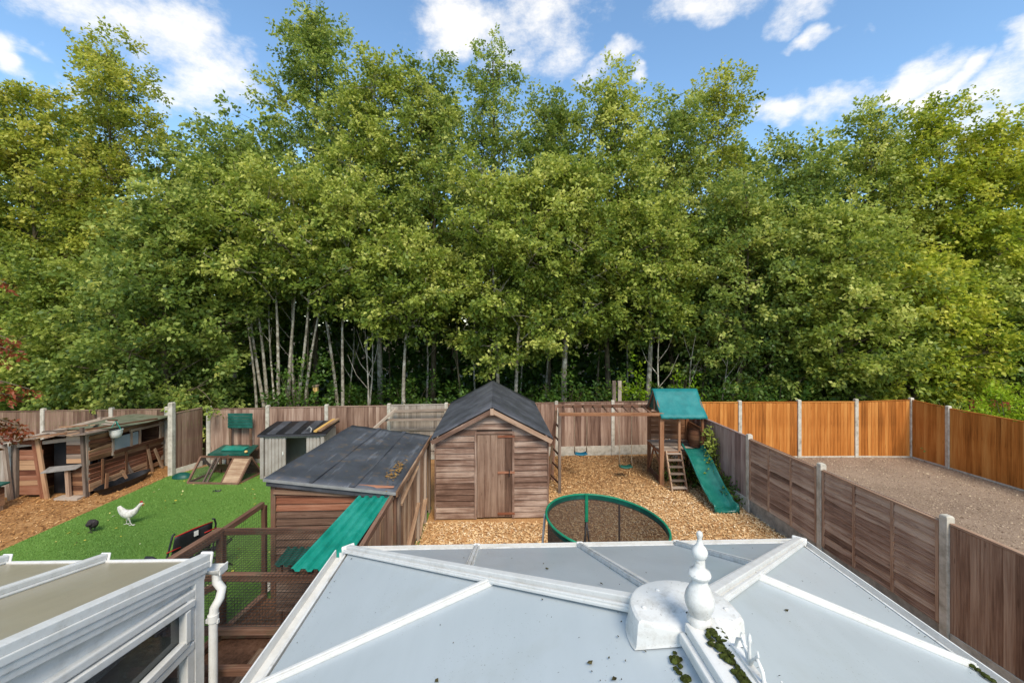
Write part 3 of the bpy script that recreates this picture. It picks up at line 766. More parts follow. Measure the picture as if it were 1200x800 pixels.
# ---------------------------------------------------------------- lean-to conservatory at the left
def lean_to():
    Pt = frame_fn((-2.49, 3.42), math.radians(1.5))
    EZ, SL = 2.10, .235
    root = thing('lean_to', 'white lean-to conservatory with tan roof sheets at the left edge', 'conservatory', (-2.49, 3.42, 0))
    R = lambda u, v, up=0.0: Pt(u, v, EZ-v*SL+up)
    back = -2.9
    us = [0, -.79, -1.56, -2.33, -3.10]
    for a, b in zip(us[:-1], us[1:]):
        m = MB(); m.prism([R(a, 0), R(b, 0), R(b, back), R(a, back)], V(0,0,-.025)); m.build('roof_sheet', M['pane_tan'], root)
    for u in us[1:]:
        m = MB(); A = R(u, .03, .0); B = R(u, back, .0); d = (B-A).normalized(); n = V(1,0,0).cross(d); n = n if n.z > 0 else -n
        m.bar(A+n*.01, B+n*.01, .06, .024, up=n); m.bar(A+n*.04, B+n*.04, .048, .05, up=n); o = m.build('glazing_bar', M['upvc'], root, bevel=.012)
        m = MB(); m.bar(A+n*.03-d*.012, A+n*.03, .075, .075, up=n); m.build('end_cap', M['upvc_dirty'], root, bevel=.01)
    # verge trim: stepped boards falling with the roof
    A = R(.0, .04, 0); B = R(.0, back, 0); d = (B-A).normalized(); n = V(1,0,0).cross(d); n = n if n.z > 0 else -n
    e = Pt(1, 0)-Pt(0, 0)
    for off_u, off_n, w, h, nm in ((.0, .022, .075, .055, 'verge_capping'), (.030, -.026, .03, .045, 'verge_trim'), (.020, -.072, .03, .044, 'verge_trim'), (.010, -.117, .03, .044, 'verge_trim')):
        m = MB(); m.bar(A+e*off_u+n*off_n, B+e*off_u+n*off_n, w, h, up=n); m.build(nm, M['upvc'], root, bevel=.006)
    m = MB(); m.bar(A-d*.03+n*.0+e*.0, A-d*.005+n*.0, .10, .12, up=n); m.build('end_cap', M['upvc'], root, bevel=.012)
    # side wall: infill panel, window frame with fanlight, lower panes
    x = -.02
    def W(v, z): return Pt(x, v, z)
    top = lambda v: EZ-v*SL-.14
    m = MB(); m.prism([W(-.10, top(-.10)-.01), W(-.10, 1.86), W(back, 1.86), W(back, top(back)-.01)], e*-.03); m.build('infill_panel', M['upvc'], root)
    ft = lambda v: 1.88-v*.16
    m = MB()
    m.bar(W(-.05, 0), W(-.05, 2.08), .10, .09, up=(1,0,0)); m.build('corner_post', M['upvc'], root, bevel=.006)
    m = MB()
    m.bar(W(-.11, 1.52)+e*.012, W(back, 1.52)+e*.012, .07, .055)
    m.bar(W(-.14, .60), W(-.14, 1.50), .07, .08, up=(1,0,0)); m.bar(W(-.14, 1.56), W(-.14, ft(-.14)), .07, .08, up=(1,0,0))
    for v in (-1.15, -2.1): m.bar(W(v, .60), W(v, ft(v)), .07, .08, up=(1,0,0))
    m.bar(W(-.11, .62), W(back, .62), .09, .08)
    fr = m.build('window_frame', M['upvc'], root, bevel=.005)
    m = MB(); A = W(-.10, ft(-.10)+.02)+e*.012; B = W(back, ft(back)+.02)+e*.012; m.bar(A, B, .065, .055); m.build('window_head', M['upvc'], root, bevel=.01)
    m = MB(); A = W(-.12, ft(-.12)-.045)+e*.035; B = W(back, ft(back)-.045)+e*.035; m.bar(A, B, .05, .05)
    m.bar(W(-.19, 1.59)+e*.03, W(-.19, ft(-.19)-.08)+e*.03, .05, .06, up=(1,0,0)); m.bar(W(-.17, 1.585)+e*.03, W(back, 1.585)+e*.03, .05, .055)
    sash = m.build('opening_sash', M['upvc'], root, bevel=.006)
    m = MB(); p = W(-.42, ft(-.42)-.085)+e*.065; m.bar(p, p+V(0,-.09,.015), .018, .018); m.bar(p+V(0,-.03,.0), p+V(.01,-.03,-.03), .02, .02); m.build('handle', M['black'], sash)
    for v0, v1 in ((-.21, -1.12), (-1.18, -2.06)):
        m = MB(); m.prism([W(v0, 1.60), W(v1, 1.60), W(v1, ft(v1)-.06), W(v0, ft(v0)-.06)], e*-.012); m.build('pane', M['glass'], fr)
        m = MB(); m.prism([W(v0, .66), W(v1, .66), W(v1, 1.49), W(v0, 1.49)], e*-.012); m.build('pane', M['glass'], fr)
    # curtain and inner wall seen through the glass
    m = MB(); rows = []
    for z in (.7, 1.2, 1.85): rows.append([W(-.55-.02*k, z)+e*(-.16+.025*math.sin(k*1.4)) for k in range(34)])
    m.grid(rows); m.build('curtain', m_mottle('grey_curtain', [(150,150,152), (178,178,180)], 3, .9, .1, 0), root)
    m = MB(); m.bar(Pt(-.06, -.05, .3), Pt(-3.2, -.05, .3), .1, .6); m.bar(Pt(-.06, -.05, 2.02), Pt(-3.2, -.05, 2.02), .08, .1)
    for u in us: m.bar(Pt(u-.03, -.05, .6), Pt(u-.03, -.05, 1.97), .07, .07, up=(1,0,0))
    m.build('front_wall', M['upvc'], root)
    m = MB(); m.bar(W(-.05, .29), W(back, .29), .1, .58); m.build('dwarf_wall', M['brick'], root)
    # front eaves, gutter and downpipe
    m = MB(); m.bar(R(-.0, .025, -.01), R(-3.2, .025, -.01), .03, .045); m.build('eaves_trim', M['upvc'], root, bevel=.004)
    m = MB(); A = Pt(.10, .115, EZ-.13); B = Pt(-3.2, .115, EZ-.13)
    pr = []
    for k in range(9):
        t = math.pi*k/8; pr.append((math.cos(t)*.058, -math.sin(t)*.055))
    rows = [[p+V(0, a, b+.02) for a, b in pr]+[p+V(0, a*.88, b*.88+.02) for a, b in pr[::-1]] for p in (A, B)]
    m.grid([list(r) for r in zip(*rows)]); m.build('gutter', M['upvc_dirty'], root, smooth=True, auto=50)
    m = MB(); m.bar(A+V(.0, -.055, .03), A+V(.0, .055, .03), .012, .02); m.bar(A+V(0,-.05,-.0), A+V(0,.05,0), .012, .05); m.build('gutter_end', M['upvc'], root, bevel=.004)
    m = MB(); c = Pt(.045, .115, 0)
    m.tube([c+V(0,0,1.95), c+V(0,0,1.87), c+V(.05,-.01,1.82), c+V(.055,-.04,1.76), c+V(.03,-.07,1.70), c+V(.028,-.08,1.62)], .034, 16)
    b = c+V(.028,-.08,0); m.tube([b+V(0,0,1.64), b+V(0,0,.05)], .032, 16); m.tube([b+V(0,0,1.655), b+V(0,0,1.60)], .040, 16)
    m.bar(b+V(-.06,0,1.60), b+V(.045,0,1.60), .02, .03); m.build('downpipe', M['upvc'], root, smooth=True, auto=45)
lean_to()
# ---------------------------------------------------------------- apex shed
def apex_shed():
    Pt = frame_fn((-1.555, 8.74), math.radians(2.3)); W, D = 2.29, 3.75
    root = thing('garden_shed', 'brown overlap board shed with dark apex felt roof and plank door', 'shed', (-.4, 8.74, 0))
    A = 2.32; SL = .515
    ztop = lambda u: A-.07-SL*abs(u-W/2)
    def lap(par, p0, p1, q1, q0, out, th=.032):
        # one weatherboard: lower edge p0-p1 stands proud, upper edge q0-q1 tucks in
        m = MB(); o = random.random()*40
        a, b, c, d = p0+out*th, p1+out*(th+random.uniform(-.003, .003)), q1+out*.004, q0+out*.004
        i = len(m.v); m.v.extend((a, b, c, d, p0, p1, q1, q0)); L = (p1-p0).length; h = (q0-p0).length
        m.quadlike((i, i+1, i+2, i+3), ((0,o),(L,o),(L,o+h),(0,o+h))); m.quadlike((i+4, i+5, i+1, i), ((0,o),(L,o),(L,o+.02),(0,o+.02)))
        m.quadlike((i+4, i, i+3, i+7), ((0,o),(0,o),(h,o),(h,o))); m.quadlike((i+1, i+5, i+6, i+2), ((0,o),(0,o),(h,o),(h,o)))
        m.quadlike((i+7, i+3, i+2, i+6), ((0,o),(0,o),(L,o),(L,o))); m.quadlike((i+5, i+4, i+7, i+6), ((0,o),(L,o),(L,o+h),(0,o+h)))
        return m.build('board', M['shed'] , par)
    # front gable wall: frame + boards, a gap for the door
    m = MB(); 
    for u in (.03, W-.03): m.bar(Pt(u, .04, 0), Pt(u, .04, ztop(u)-.02), .05, .05, up=(0,1,0))
    m.prism([Pt(.02, .03, .02), Pt(W-.02, .03, .02), Pt(W-.02, .03, ztop(W-.02)-.02), Pt(W/2, .03, ztop(W/2)-.02), Pt(.02, .03, ztop(.02)-.02)], Pt(0, .02)-Pt(0, 0)); front = m.build('front_wall', M['door'], root)
    out = (Pt(0, -1)-Pt(0, 0)); d0, d1, dz = .83, 1.56, 1.77
    h = .121; z = .03
    while z < A-.1:
        z1 = min(z+h+.012, A-.09)
        def rng_at(zz):
            half = (A-.07-zz)/SL; return max(0.0, W/2-half), min(W, W/2+half)
        a0, b0 = rng_at(z); a1, b1 = rng_at(z1)
        j = random.uniform(-.004, .004)
        if z < dz-.03:
            lap(front, Pt(a0, 0, z+j), Pt(d0, 0, z), Pt(d0, 0, z1), Pt(a1, 0, z1), out); lap(front, Pt(d1, 0, z), Pt(b0, 0, z+j), Pt(b1, 0, z1), Pt(d1, 0, z1), out)
        elif b1-a1 > .05: lap(front, Pt(a0, 0, z+j), Pt(b0, 0, z), Pt(b1, 0, z1), Pt(a1, 0, z1), out)
        z += h
    for s, u in ((-1, -.012), (1, W+.012)):
        m = MB(); m.bar(Pt(u, -.012, 0), Pt(u, -.012, ztop(0)-.03), .03, .045, up=(0,1,0)); m.build('corner_strip', M['shed'], root)
        side = MB(); side.bar(Pt(u-s*.03, .06, .02+.8), Pt(u-s*.03, D, .02+.8), .02, 1.6); sw = side.build('side_wall', M['door'], root)
        o2 = (Pt(s, 0)-Pt(0, 0)); z = .03
        while z < ztop(0)-.1:
            uu = 0 if s < 0 else W
            lap(sw, Pt(uu, .03, z), Pt(uu, D, z), Pt(uu, D, z+h+.01), Pt(uu, .03, z+h+.01), o2); z += h
    m = MB(); m.prism([Pt(.02, D, .02), Pt(W-.02, D, .02), Pt(W-.02, D, ztop(W-.02)-.02), Pt(W/2, D, ztop(W/2)-.02), Pt(.02, D, ztop(.02)-.02)], Pt(0, -.02)-Pt(0, 0)); m.build('back_wall', M['shed'], root)
    # roof: two felted slopes, ridge lap, barge boards
    for s in (-1, 1):
        u1 = W/2+s*(W/2+.075); m = MB(); nseg = 8; rows = []
        for k in range(nseg+1):
            v = -.16+(D+.30)*k/nseg
            rows.append([Pt(W/2+s*.0, v, A+random.uniform(-.003, .003)), Pt(W/2+s*W*.25, v, A-SL*W*.25+random.uniform(-.008, .006)), Pt(u1, v, A-SL*abs(u1-W/2)+random.uniform(-.006, .004)), Pt(u1+s*.004, v, A-SL*abs(u1-W/2)-.045)])
        if s > 0: rows = [r[::-1] for r in rows]
        m.grid(rows); r = m.build('roof', M['felt'], root, smooth=True, auto=35)
        mod = r.modifiers.new('thick', 'SOLIDIFY'); mod.thickness = .02; mod.offset = -1
        m = MB(); v = -.155
        a = Pt(W/2, v, A-.075); b = Pt(u1, v, A-SL*abs(u1-W/2)-.075)
        m.bar(a+V(0,0,.0), b, .025, .085, up=(0, 0, 1)); m.build('barge_board', M['barge'] if s > 0 else M['shed'], root)  # lighter right board, darker left one: side light put into the wood colour
        m = MB(); m.bar(Pt(u1-s*.02, -.14, A-SL*abs(u1-W/2)-.07), Pt(u1-s*.02, D+.12, A-SL*abs(u1-W/2)-.07), .025, .06); m.build('fascia', M['shed'], root)
    m = MB(); m.grid([[Pt(W/2+u, -.165+(D+.31)*k/8, A-SL*abs(u)+.008+random.uniform(0, .004)) for u in (-.16, -.08, 0, .08, .16)] for k in range(9)]); m.build('ridge_felt', M['felt'], root, smooth=True)
    m = MB(); m.bar(Pt(W/2, -.172, A-.15), Pt(W/2, -.172, A-.02), .07, .018, up=(0,1,0)); m.build('apex_block', M['barge'], root)
    # door
    m = MB(); m.bar(Pt(d0+.01, -.004, .9), Pt(d1-.01, -.004, .9), .012, 1.70); dr = m.build('door', M['door'], root)
    n = 5; wd = (d1-d0-.02)/n
    for i in range(n):
        u = d0+.01+wd*(i+.5); m = MB(); m.bar(Pt(u, -.022, .045+random.uniform(0, .01)), Pt(u, -.022, dz-.03-random.uniform(0, .012)), wd-.006, .018, up=(0,1,0)); m.build('plank', M['door'], dr)
    for z in (.96, .12, 1.70):
        m = MB(); m.bar(Pt(d1-.30, -.038, z), Pt(d1+.05, -.038, z+.005), .02, .045); m.build('strap_rail', M['shed_red'], dr)
    for u in (d0-.02, d1+.02):
        m = MB(); m.bar(Pt(u, -.03, .02), Pt(u, -.03, dz), .045, .025, up=(0,1,0)); m.build('door_frame', M['shed'], root)
    m = MB(); m.bar(Pt(d0-.04, -.03, dz+.01), Pt(d1+.04, -.03, dz+.01), .025, .05); m.build('door_frame', M['shed'], root)
    m = MB(); m.tube([Pt(d1-.06, -.05, 1.02), Pt(d1-.06, -.075, 1.02), Pt(d1-.06, -.075, .90), Pt(d1-.06, -.05, .90)], .008, 6); m.build('handle', M['black'], dr)
apex_shed()

# ---------------------------------------------------------------- low shed with a sloping felt roof
def pent_shed():
    FL, FR, BL, BR = V(-3.46, 6.22, 0), V(-1.74, 6.30, 0), V(-3.34, 9.0, 0), V(-1.80, 9.15, 0)
    zl0, zr0, zl1, zr1 = 1.80, 1.57, 1.86, 1.60
    root = thing('low_shed', 'low dark brown shed with a flat sloping black felt roof', 'shed', (-2.6, 6.3, 0))
    m = MB(); m.prism([FL+V(.04,.04,.02), FR+V(-.04,.04,.02), BR+V(-.04,-.04,.02), BL+V(.04,-.04,.02)], V(0,0,1.45)); core = m.build('wall_frame', M['run'], root)
    # front boards
    n = 15; h = .1035
    for i in range(n+1):
        z = .05+i*h; f = lambda t: zl0+(zr0-zl0)*t
        p, q = FL.copy(), FR.copy(); m = MB(); mat = 'shed_red' if i >= n-3 else 'shed_dark'
        zt = z+h+.012
        zr = min(zt, zr0-.02); zl = min(zt, zl0-.02)
        if zr-z < .02: zr = z+.01
        off = V(0, -.034, 0)
        m.prism([p+V(0,0,z)+off, q+V(0,0,z)+off, q+V(0,0,zr)+V(0,-.004,0), p+V(0,0,zl)+V(0,-.004,0)], V(0, .02, 0)); m.build('board', M[mat], core)
    m = MB(); m.prism([FL+V(0,-.03,1.56), FR+V(0,-.03,1.44), FR+V(0,-.03,zr0-.03), FL+V(0,-.03,zl0-.03)], V(0,.02,0)); m.build('head_board', M['shed_red'], core)
    m = MB(); m.bar(FL+V(.02,-.045,1.585), FR+V(-.02,-.045,1.50), .05, .06); m.build('rail', M['barge'], root)
    for p, z in ((FL, zl0), (FR, zr0)):
        m = MB(); m.bar(p+V(0,-.01,0), p+V(0,-.01,z-.02), .07, .07, up=(0,1,0)); m.build('corner_post', M['run'], root)
    # right-hand wall: rough upright boards, posts and a diagonal brace
    d = (BR-FR); L = d.length; d.normalize(); nr = V(d.y, -d.x, 0)
    n = 17
    for i in range(n):
        f = (i+.5)/n; p = FR+d*(L*f)+nr*random.uniform(.004, .022); z = zr0+(zr1-zr0)*f-.04
        m = MB(); w = L/n*random.uniform(.9, 1.15)
        a = p+V(0,0,.06+random.uniform(0,.05)); b = p+V(0,0,z)+d*random.uniform(-.015, .015)
        m.bar(a, b, w, .02, up=nr, w1=w*random.uniform(.85, 1.0)); m.build('board', M['rough'], core)
    for f in (.03, .55, .80, .97):
        p = FR+d*(L*f)+nr*.045; m = MB(); m.bar(p, p+V(0,0,1.52), .07, .045, up=nr); m.build('wall_post', M['coop_grey'], root)
    for f0, z0, f1, z1 in ((.05, .10, .54, .72), (.56, .08, .80, .5), (.05, 1.28, .5, 1.43)):
        m = MB(); m.bar(FR+d*(L*f0)+nr*.05+V(0,0,z0), FR+d*(L*f1)+nr*.05+V(0,0,z1), .03, .08, up=nr); m.build('brace', M['rough'], root)
    dl = (BL-FL).normalized(); 
    for i in range(11):
        z = .05+i*.145; m = MB(); m.bar(FL+V(-.012,.0,z+.075), BL+V(-.012,0,z+.075), .02, .155); m.build('board', M['run'], core)
    m = MB(); m.bar(BL+V(0,.01,.85), BR+V(0,.01,.75), .02, 1.5); m.build('back_wall', M['run'], root)
    # felt roof with uneven sheet laps
    a, b, c, e = FL+V(-.09,-.12,zl0), FR+V(.06,-.12,zr0), BR+V(.05,.08,zr1), BL+V(-.06,.08,zl1)
    def S(s, t): return (a*(1-s)+b*s)*(1-t)+(e*(1-s)+c*s)*t
    rows = []
    for i in range(15):
        rows.append([S(s/12, i/14)+V(0,0,.012*math.sin(s*2.3+i*.7)*.5+random.uniform(-.003, .003)) for s in range(13)])
    m = MB(); m.grid(rows); r = m.build('roof', m_felt_worn(), root, smooth=True); md = r.modifiers.new('thick', 'SOLIDIFY'); md.thickness = .03; md.offset = -1
    for k, s in enumerate((.34, .66)):
        m = MB(); m.grid([[S(s+q, i/14)+V(0,0,.010+.004*(q > 0)+.004*math.sin(i)) for q in (-.02, 0, .025)] for i in range(15)]); m.build('felt_lap', M['felt_worn'], root, smooth=True)
    m = MB(); m.bar(a+V(0,-.012,-.02), b+V(0,-.012,-.02), .02, .035); m.build('drip_edge', M['metal'], root)
    m = MB(); m.bar(a+V(.03,.02,-.075), b+V(-.03,.02,-.075), .03, .07); m.build('fascia', M['felt'], root)
    m = MB(); m.bar(b+V(.012,0,-.03), c+V(.012,0,-.03), .03, .08); m.build('fascia', M['rough'], root)
    # a patch of leaf litter lying on the felt
    m = MB()
    for k in range(130):
        p = S(min(.99, max(.75, random.gauss(.90, .03))), random.gauss(.26, .09))+V(0,0,.02); r = random.uniform(.012, .03); t = random.uniform(0, 6.3)
        m.poly([p+V(math.cos(t+q)*r, math.sin(t+q)*r*.6, random.uniform(0,.02)) for q in (0, 1.6, 3.1, 4.7)])
    o = m.build('leaf_litter', m_mottle('litter_brown', [(90,64,32), (134,100,52), (170,140,84)], 14, .95, .1, 0)); stuff(o, 'patch of brown leaf litter on the low shed roof', 'leaf litter')
def m_felt_worn():
    t = NT('worn_felt'); f = t.tex(1.6, 6, .7); g = t.tex(1.0, 4, .7, 'Object', (6, .6, 3)); h = t.tex(6, 4, .7)
    c = t.ramp(f, [(.3, lin((54,56,62))), (.55, lin((70,73,80))), (.75, lin((94,97,104)))])
    c = t.mix(t.math('MULTIPLY', t.ramp(g, [(.56, (0,0,0,1)), (.63, (1,1,1,1))]), .42), c, lin((122,126,134)))
    c = t.mix(t.math('MULTIPLY', t.ramp(h, [(.56, (0,0,0,1)), (.68, (1,1,1,1))]), .5), c, lin((112,92,66)))
    t.bump(t.tex(60, 4, .6), .3, .005); M['felt_worn'] = t.fin(c, t.math('ADD', t.math('MULTIPLY', f, .3), .36), .5); return t.m
pent_shed()

# ---------------------------------------------------------------- chicken run beside the low shed
def corrugated(m, P00, P10, P01, P11, ribs, amp, rows=8):
    n = ribs*6; R = []
    for i in range(rows+1):
        t = i/rows; row = []
        for k in range(n+1):
            s = k/n; p = (P00*(1-s)+P10*s)*(1-t)+(P01*(1-s)+P11*s)*t
            ph = (k % 6)/6; hgt = amp if ph < .01 or .16 < ph < .18 or ph > .82 else 0
            row.append(p+V(0,0,hgt))
        R.append(row)
    m.grid(R)
def chicken_run():
    root = thing('chicken_run', 'brown timber chicken run frame with wire mesh beside the low shed', 'chicken run', (-3.7, 5.5, 0))
    TZ = 1.34
    A = V(-3.72, 5.46, 0); S = V(-3.60, 6.20, 0); Nn = V(-3.86, 3.98, 0)
    m = MB(); m.bar(A+V(0,0,0), A+V(0,0,TZ+.03), .085, .085, up=(0,1,0)); m.build('post', M['run'], root, bevel=.004)
    m = MB(); m.bar(S+V(0,0,0), S+V(0,0,TZ+.03), .06, .06, up=(0,1,0)); m.build('post', M['run'], root, bevel=.004)
    m = MB(); m.bar(Nn+V(0,0,0), Nn+V(0,0,TZ), .08, .08, up=(0,1,0)); m.build('post', M['run'], root, bevel=.004)
    m = MB(); m.bar(A+V(0,.04,TZ), S+V(-.02,0,TZ+.05), .06, .07); m.build('rail', M['run'], root, bevel=.004)
    m = MB(); m.bar(A+V(-.01,0,TZ+.01), Nn+V(0,0,TZ+.02), .075, .11); m.build('rail', M['run'], root, bevel=.004)
    m = MB(); m.bar(A+V(.04,.02,TZ+.0), V(-1.95, 5.54, TZ+.0), .05, .07); m.build('rail', M['run'], root, bevel=.004)
    m = MB(); m.bar(V(-3.72, 4.46, TZ+.03), V(-1.75, 4.50, TZ-.01), .06, .075); m.build('rail', M['run'], root, bevel=.004)
    m = MB(); m.bar(V(-3.70, 5.44, .70), V(-3.9, 4.3, .98), .06, .07); m.build('rail', M['run'], root, bevel=.004)
    m = MB(); m.bar(A+V(.02,.0,.05), S+V(.0,0,.05), .09, .10); m.build('sill', M['run'], root)
    m = MB(); m.bar(A+V(.02,0,.05), Nn+V(0,0,.05), .09, .10); m.build('sill', M['run'], root)
    m = MB(); m.bar(V(-3.66, 5.40, .12), V(-1.9, 5.44, .12), .06, .14); m.build('rail', M['run'], root)
    m = MB(); m.bar(V(-3.2, 3.9, TZ-.14), V(-1.75, 3.92, TZ-.14), .06, .055); m.build('rail', M['run'], root, bevel=.004, label='dark mossy near rail of the run')
    # boarded side wall under the green sheet
    a = V(-1.74, 6.18, 0); b = V(-1.72, 4.1, 0); n = 13; m = MB()
    m.bar(a+V(0,0,1.50), b+V(0,0,1.40), .05, .07); wall = m.build('side_panel', M['run'], root)
    for i in range(n):
        f = (i+.5)/n; p = a+(b-a)*f; m = MB(); m.bar(p+V(.012,0,.04), p+V(.012+random.uniform(-.01,.01),0,1.46-.1*f), (a-b).length/n*random.uniform(.86,1.0), .018, up=(1,0,0)); m.build('board', M['rough'] if i % 3 == 0 else M['fence_near'], wall)
    m = MB(); m.bar(V(-1.70, 6.1, .25), V(-1.69, 5.1, .95), .03, .07, up=(1,0,0)); m.build('brace', M['rough'], root)
    # wire mesh, strand by strand
    m = MB()
    def strands(P, Q, h0, h1, n, k, r=.0011):
        for i in range(n+1):
            p = P+(Q-P)*(i/n); m.bar(p+V(0,0,h0), p+V(0,0,h1), r*2, r*2)
        for j in range(k+1):
            z = h0+(h1-h0)*j/k; m.bar(P+V(0,0,z), Q+V(0,0,z), r*2, r*2)
    strands(A+V(-.045,0,0), S+V(-.03,0,0), .05, TZ, 20, 26); strands(Nn+V(-.04,0,0), A+V(-.045,0,0), .05, TZ, 40, 26)
    strands(V(-3.7, 5.38, 0), V(-1.9, 5.42, 0), .05, .55, 46, 14, .0014)
    for i in range(49):
        f = i/48; m.bar(V(-3.75+1.9*f, 5.46, TZ+.045), V(-3.85+2.0*f, 3.7, TZ+.045), .0032, .0032)
    for i in range(42):
        y = 3.7+1.76*i/41; m.bar(V(-3.8, y, TZ+.045), V(-1.85, y, TZ+.045), .0032, .0032)
    m.build('wire_mesh', M['wire'], root, kind='stuff')
    fl = MB(); fl.poly([(-3.92, 3.3, .022), (-1.5, 3.3, .022), (-1.78, 6.2, .022), (-3.60, 6.2, .022)]); structure(fl.build('run_floor', M['paving']))
    m = MB(); m.bar(V(-2.95, 3.62, 1.06), V(-1.8, 3.64, 1.06), .06, .06); m.build('rail', M['run'], root, bevel=.004)
    for i in range(1, 3):
        m = MB(); x = -3.55+i*.46; m.bar(V(x+.22, 4.1, .035), V(x+.22, 5.2, .035), .43, .045); m.build('floor_plank', M['rough'], root, bevel=.004)
    # green corrugated sheets
    m = MB(); corrugated(m, V(-2.21, 6.16, 1.50), V(-1.76, 6.17, 1.49), V(-2.31, 4.46, 1.42), V(-1.80, 4.46, 1.41), 4, .030)
    o = m.build('roofing_sheet', M['corrugated']); tag(o, 'long bright green corrugated sheet laid from the low shed over the run', 'roofing sheet'); o.modifiers.new('t', 'SOLIDIFY').thickness = .004
    m = MB(); corrugated(m, V(-2.78, 5.30, 1.22), V(-2.34, 5.30, 1.22), V(-2.76, 4.95, 1.19), V(-2.3, 4.95, 1.19), 5, .02)
    o = m.build('roofing_sheet', M['green_dark']); tag(o, 'small dark green corrugated sheet tucked below the long green one', 'roofing sheet'); o.modifiers.new('t', 'SOLIDIFY').thickness = .004
    # box that carries the small sheet, drinker and feeder
    r2 = thing('nest_box', 'small wooden nest box under the dark green sheet', 'nest box', (-2.45, 4.9, 0))
    for x, y in ((-2.72, 5.0), (-2.36, 5.0), (-2.72, 5.26), (-2.36, 5.26)):
        m = MB(); m.bar(V(x, y, .0), V(x, y, 1.18), .05, .05, up=(0,1,0)); m.build('leg', M['run'], r2)
    for i in range(4):
        m = MB(); m.bar(V(-2.74, 4.97, .72+i*.11), V(-2.34, 4.97, .72+i*.11), .018, .105); m.build('board', M['shed'], r2)
    r3 = thing('solar_light', 'small dark blue panel on a pale stand inside the run', 'solar light', (-2.62, 5.25, 0))
    p = UZ(346, 697, .38)
    m = MB(); m.bar(V(p.x, p.y+.02, 0), V(p.x, p.y+.02, .36), .03, .03, up=(0,1,0)); m.bar(V(p.x-.06, p.y-.05, .33), V(p.x+.07, p.y-.05, .33), .03, .03); m.build('stand', M['upvc'], r3)
    m = MB(); m.bar(V(p.x-.08, p.y, .39), V(p.x+.09, p.y, .39), .14, .015, up=(0,-.5,1)); m.build('panel', m_mottle('solar_blue', [(14,24,44), (26,40,66)], 20, .2, .5, 0), r3)
    p = G(315, 700); dk = MB(); dk.lathe([(.035, 0), (.035, .12), (.028, .17), (.012, .19), (.012, .21)], V(p.x-.02, p.y+.02, .10), 14); tag(dk.build('drinker', M['upvc'], smooth=True, auto=50), 'small white water drinker on the sill of the chicken run', 'drinker')
chicken_run()

# ---------------------------------------------------------------- folding recliner on the turf
def recliner():
    TL, TR, BR, BL = U(205, 629, 6.15), U(249, 611, 6.62), U(246, 641, 6.60), U(199, 657, 6.10)
    root = thing('folding_recliner', 'black folding garden recliner with red piping standing on the turf', 'chair', (TL.x, 6.3, 0))
    dn = (BL-TL); ax = (TR-TL).normalized(); n = ax.cross(dn).normalized(); n = n if n.y < 0 else -n
    m = MB(); rows = []
    for i in range(7):
        t = i/6; rows.append([TL*(1-s)*(1-t)+TR*s*(1-t)+BL*(1-s)*t+BR*s*t-n*.03*math.sin(math.pi*s) for s in (0, .17, .33, .5, .67, .83, 1)])
    m.grid(rows); o = m.build('back_panel', M['black'], root, smooth=True); o.modifiers.new('t', 'SOLIDIFY').thickness = .012
    m = MB(); m.tube([TL+V(0,0,.0), (TL+TR)/2+n*-.02, TR], .010, 8); m.build('red_piping', m_mottle('red_cloth', [(130,30,26), (168,44,38)], 8, .7, .2, 0), root, smooth=True)
    e = ax*.05; lo = V(0,0,-1)
    pl = [V(BL.x-.05, BL.y-.25, .02), V(BL.x-.03, BL.y-.12, .35), BL-e, TL-e+V(0,0,-.05), TL-e*.6+V(0,0,.03), TL+V(0,0,.045)]
    pr = [V(BR.x+.02, BR.y-.25, .02), V(BR.x+.03, BR.y-.12, .35), BR+e, TR+e+V(0,0,-.05), TR+e*.6+V(0,0,.03), TR+V(0,0,.045)]
    
    for q in (pl, pr): fr = MB(); fr.tube(q, .014, 8); fr.build('frame_tube', M['black'], root, smooth=True)
    for a in (pl, pr):
        m = MB(); m.tube([V(a[0].x, a[0].y, .02), V(a[1].x, a[1].y+.35, .42), V(a[1].x, a[1].y+.6, .44)], .013, 8); m.tube([V(a[1].x, a[1].y+.6, .02), V(a[1].x, a[1].y+.1, .42)], .013, 8); m.build('leg', M['black'], root, smooth=True)
    m = MB(); m.grid([[V(BL.x+(BR.x-BL.x)*s, BL.y+.05+.55*t+(BR.y-BL.y)*s, .45-.03*math.sin(math.pi*s)) for s in (0, .25, .5, .75, 1)] for t in (0, .5, 1)]); o = m.build('seat', M['black'], root, smooth=True); o.modifiers.new('t', 'SOLIDIFY').thickness = .012
    m = MB(); p = U(176, 655, 6.45); m.tube([p+V(-.10,0,-.02), p+V(-.06,0,.02), p+V(.02,.0,.015), p+V(.16,0,-.05)], [.02, .028, .028, .02], 8); m.build('armrest', M['black'], root, smooth=True)
    for q, r in ((.55, .0), (.35, .95)):
        p = TL*(1-r)+TR*r+dn*q; m = MB(); m.tube([p+n*.02-ax*.08, p+n*.02+ax*.10], .008, 6); m.build('red_strap', bpy.data.materials['red_cloth'], root, smooth=True)
    p = TL*.45+TR*.55+dn*.2+n*.022; m = MB(); m.bar(p-ax*.03, p+ax*.03, .004, .075, up=n.cross(ax)); m.build('care_label', M['upvc'], root)
recliner()
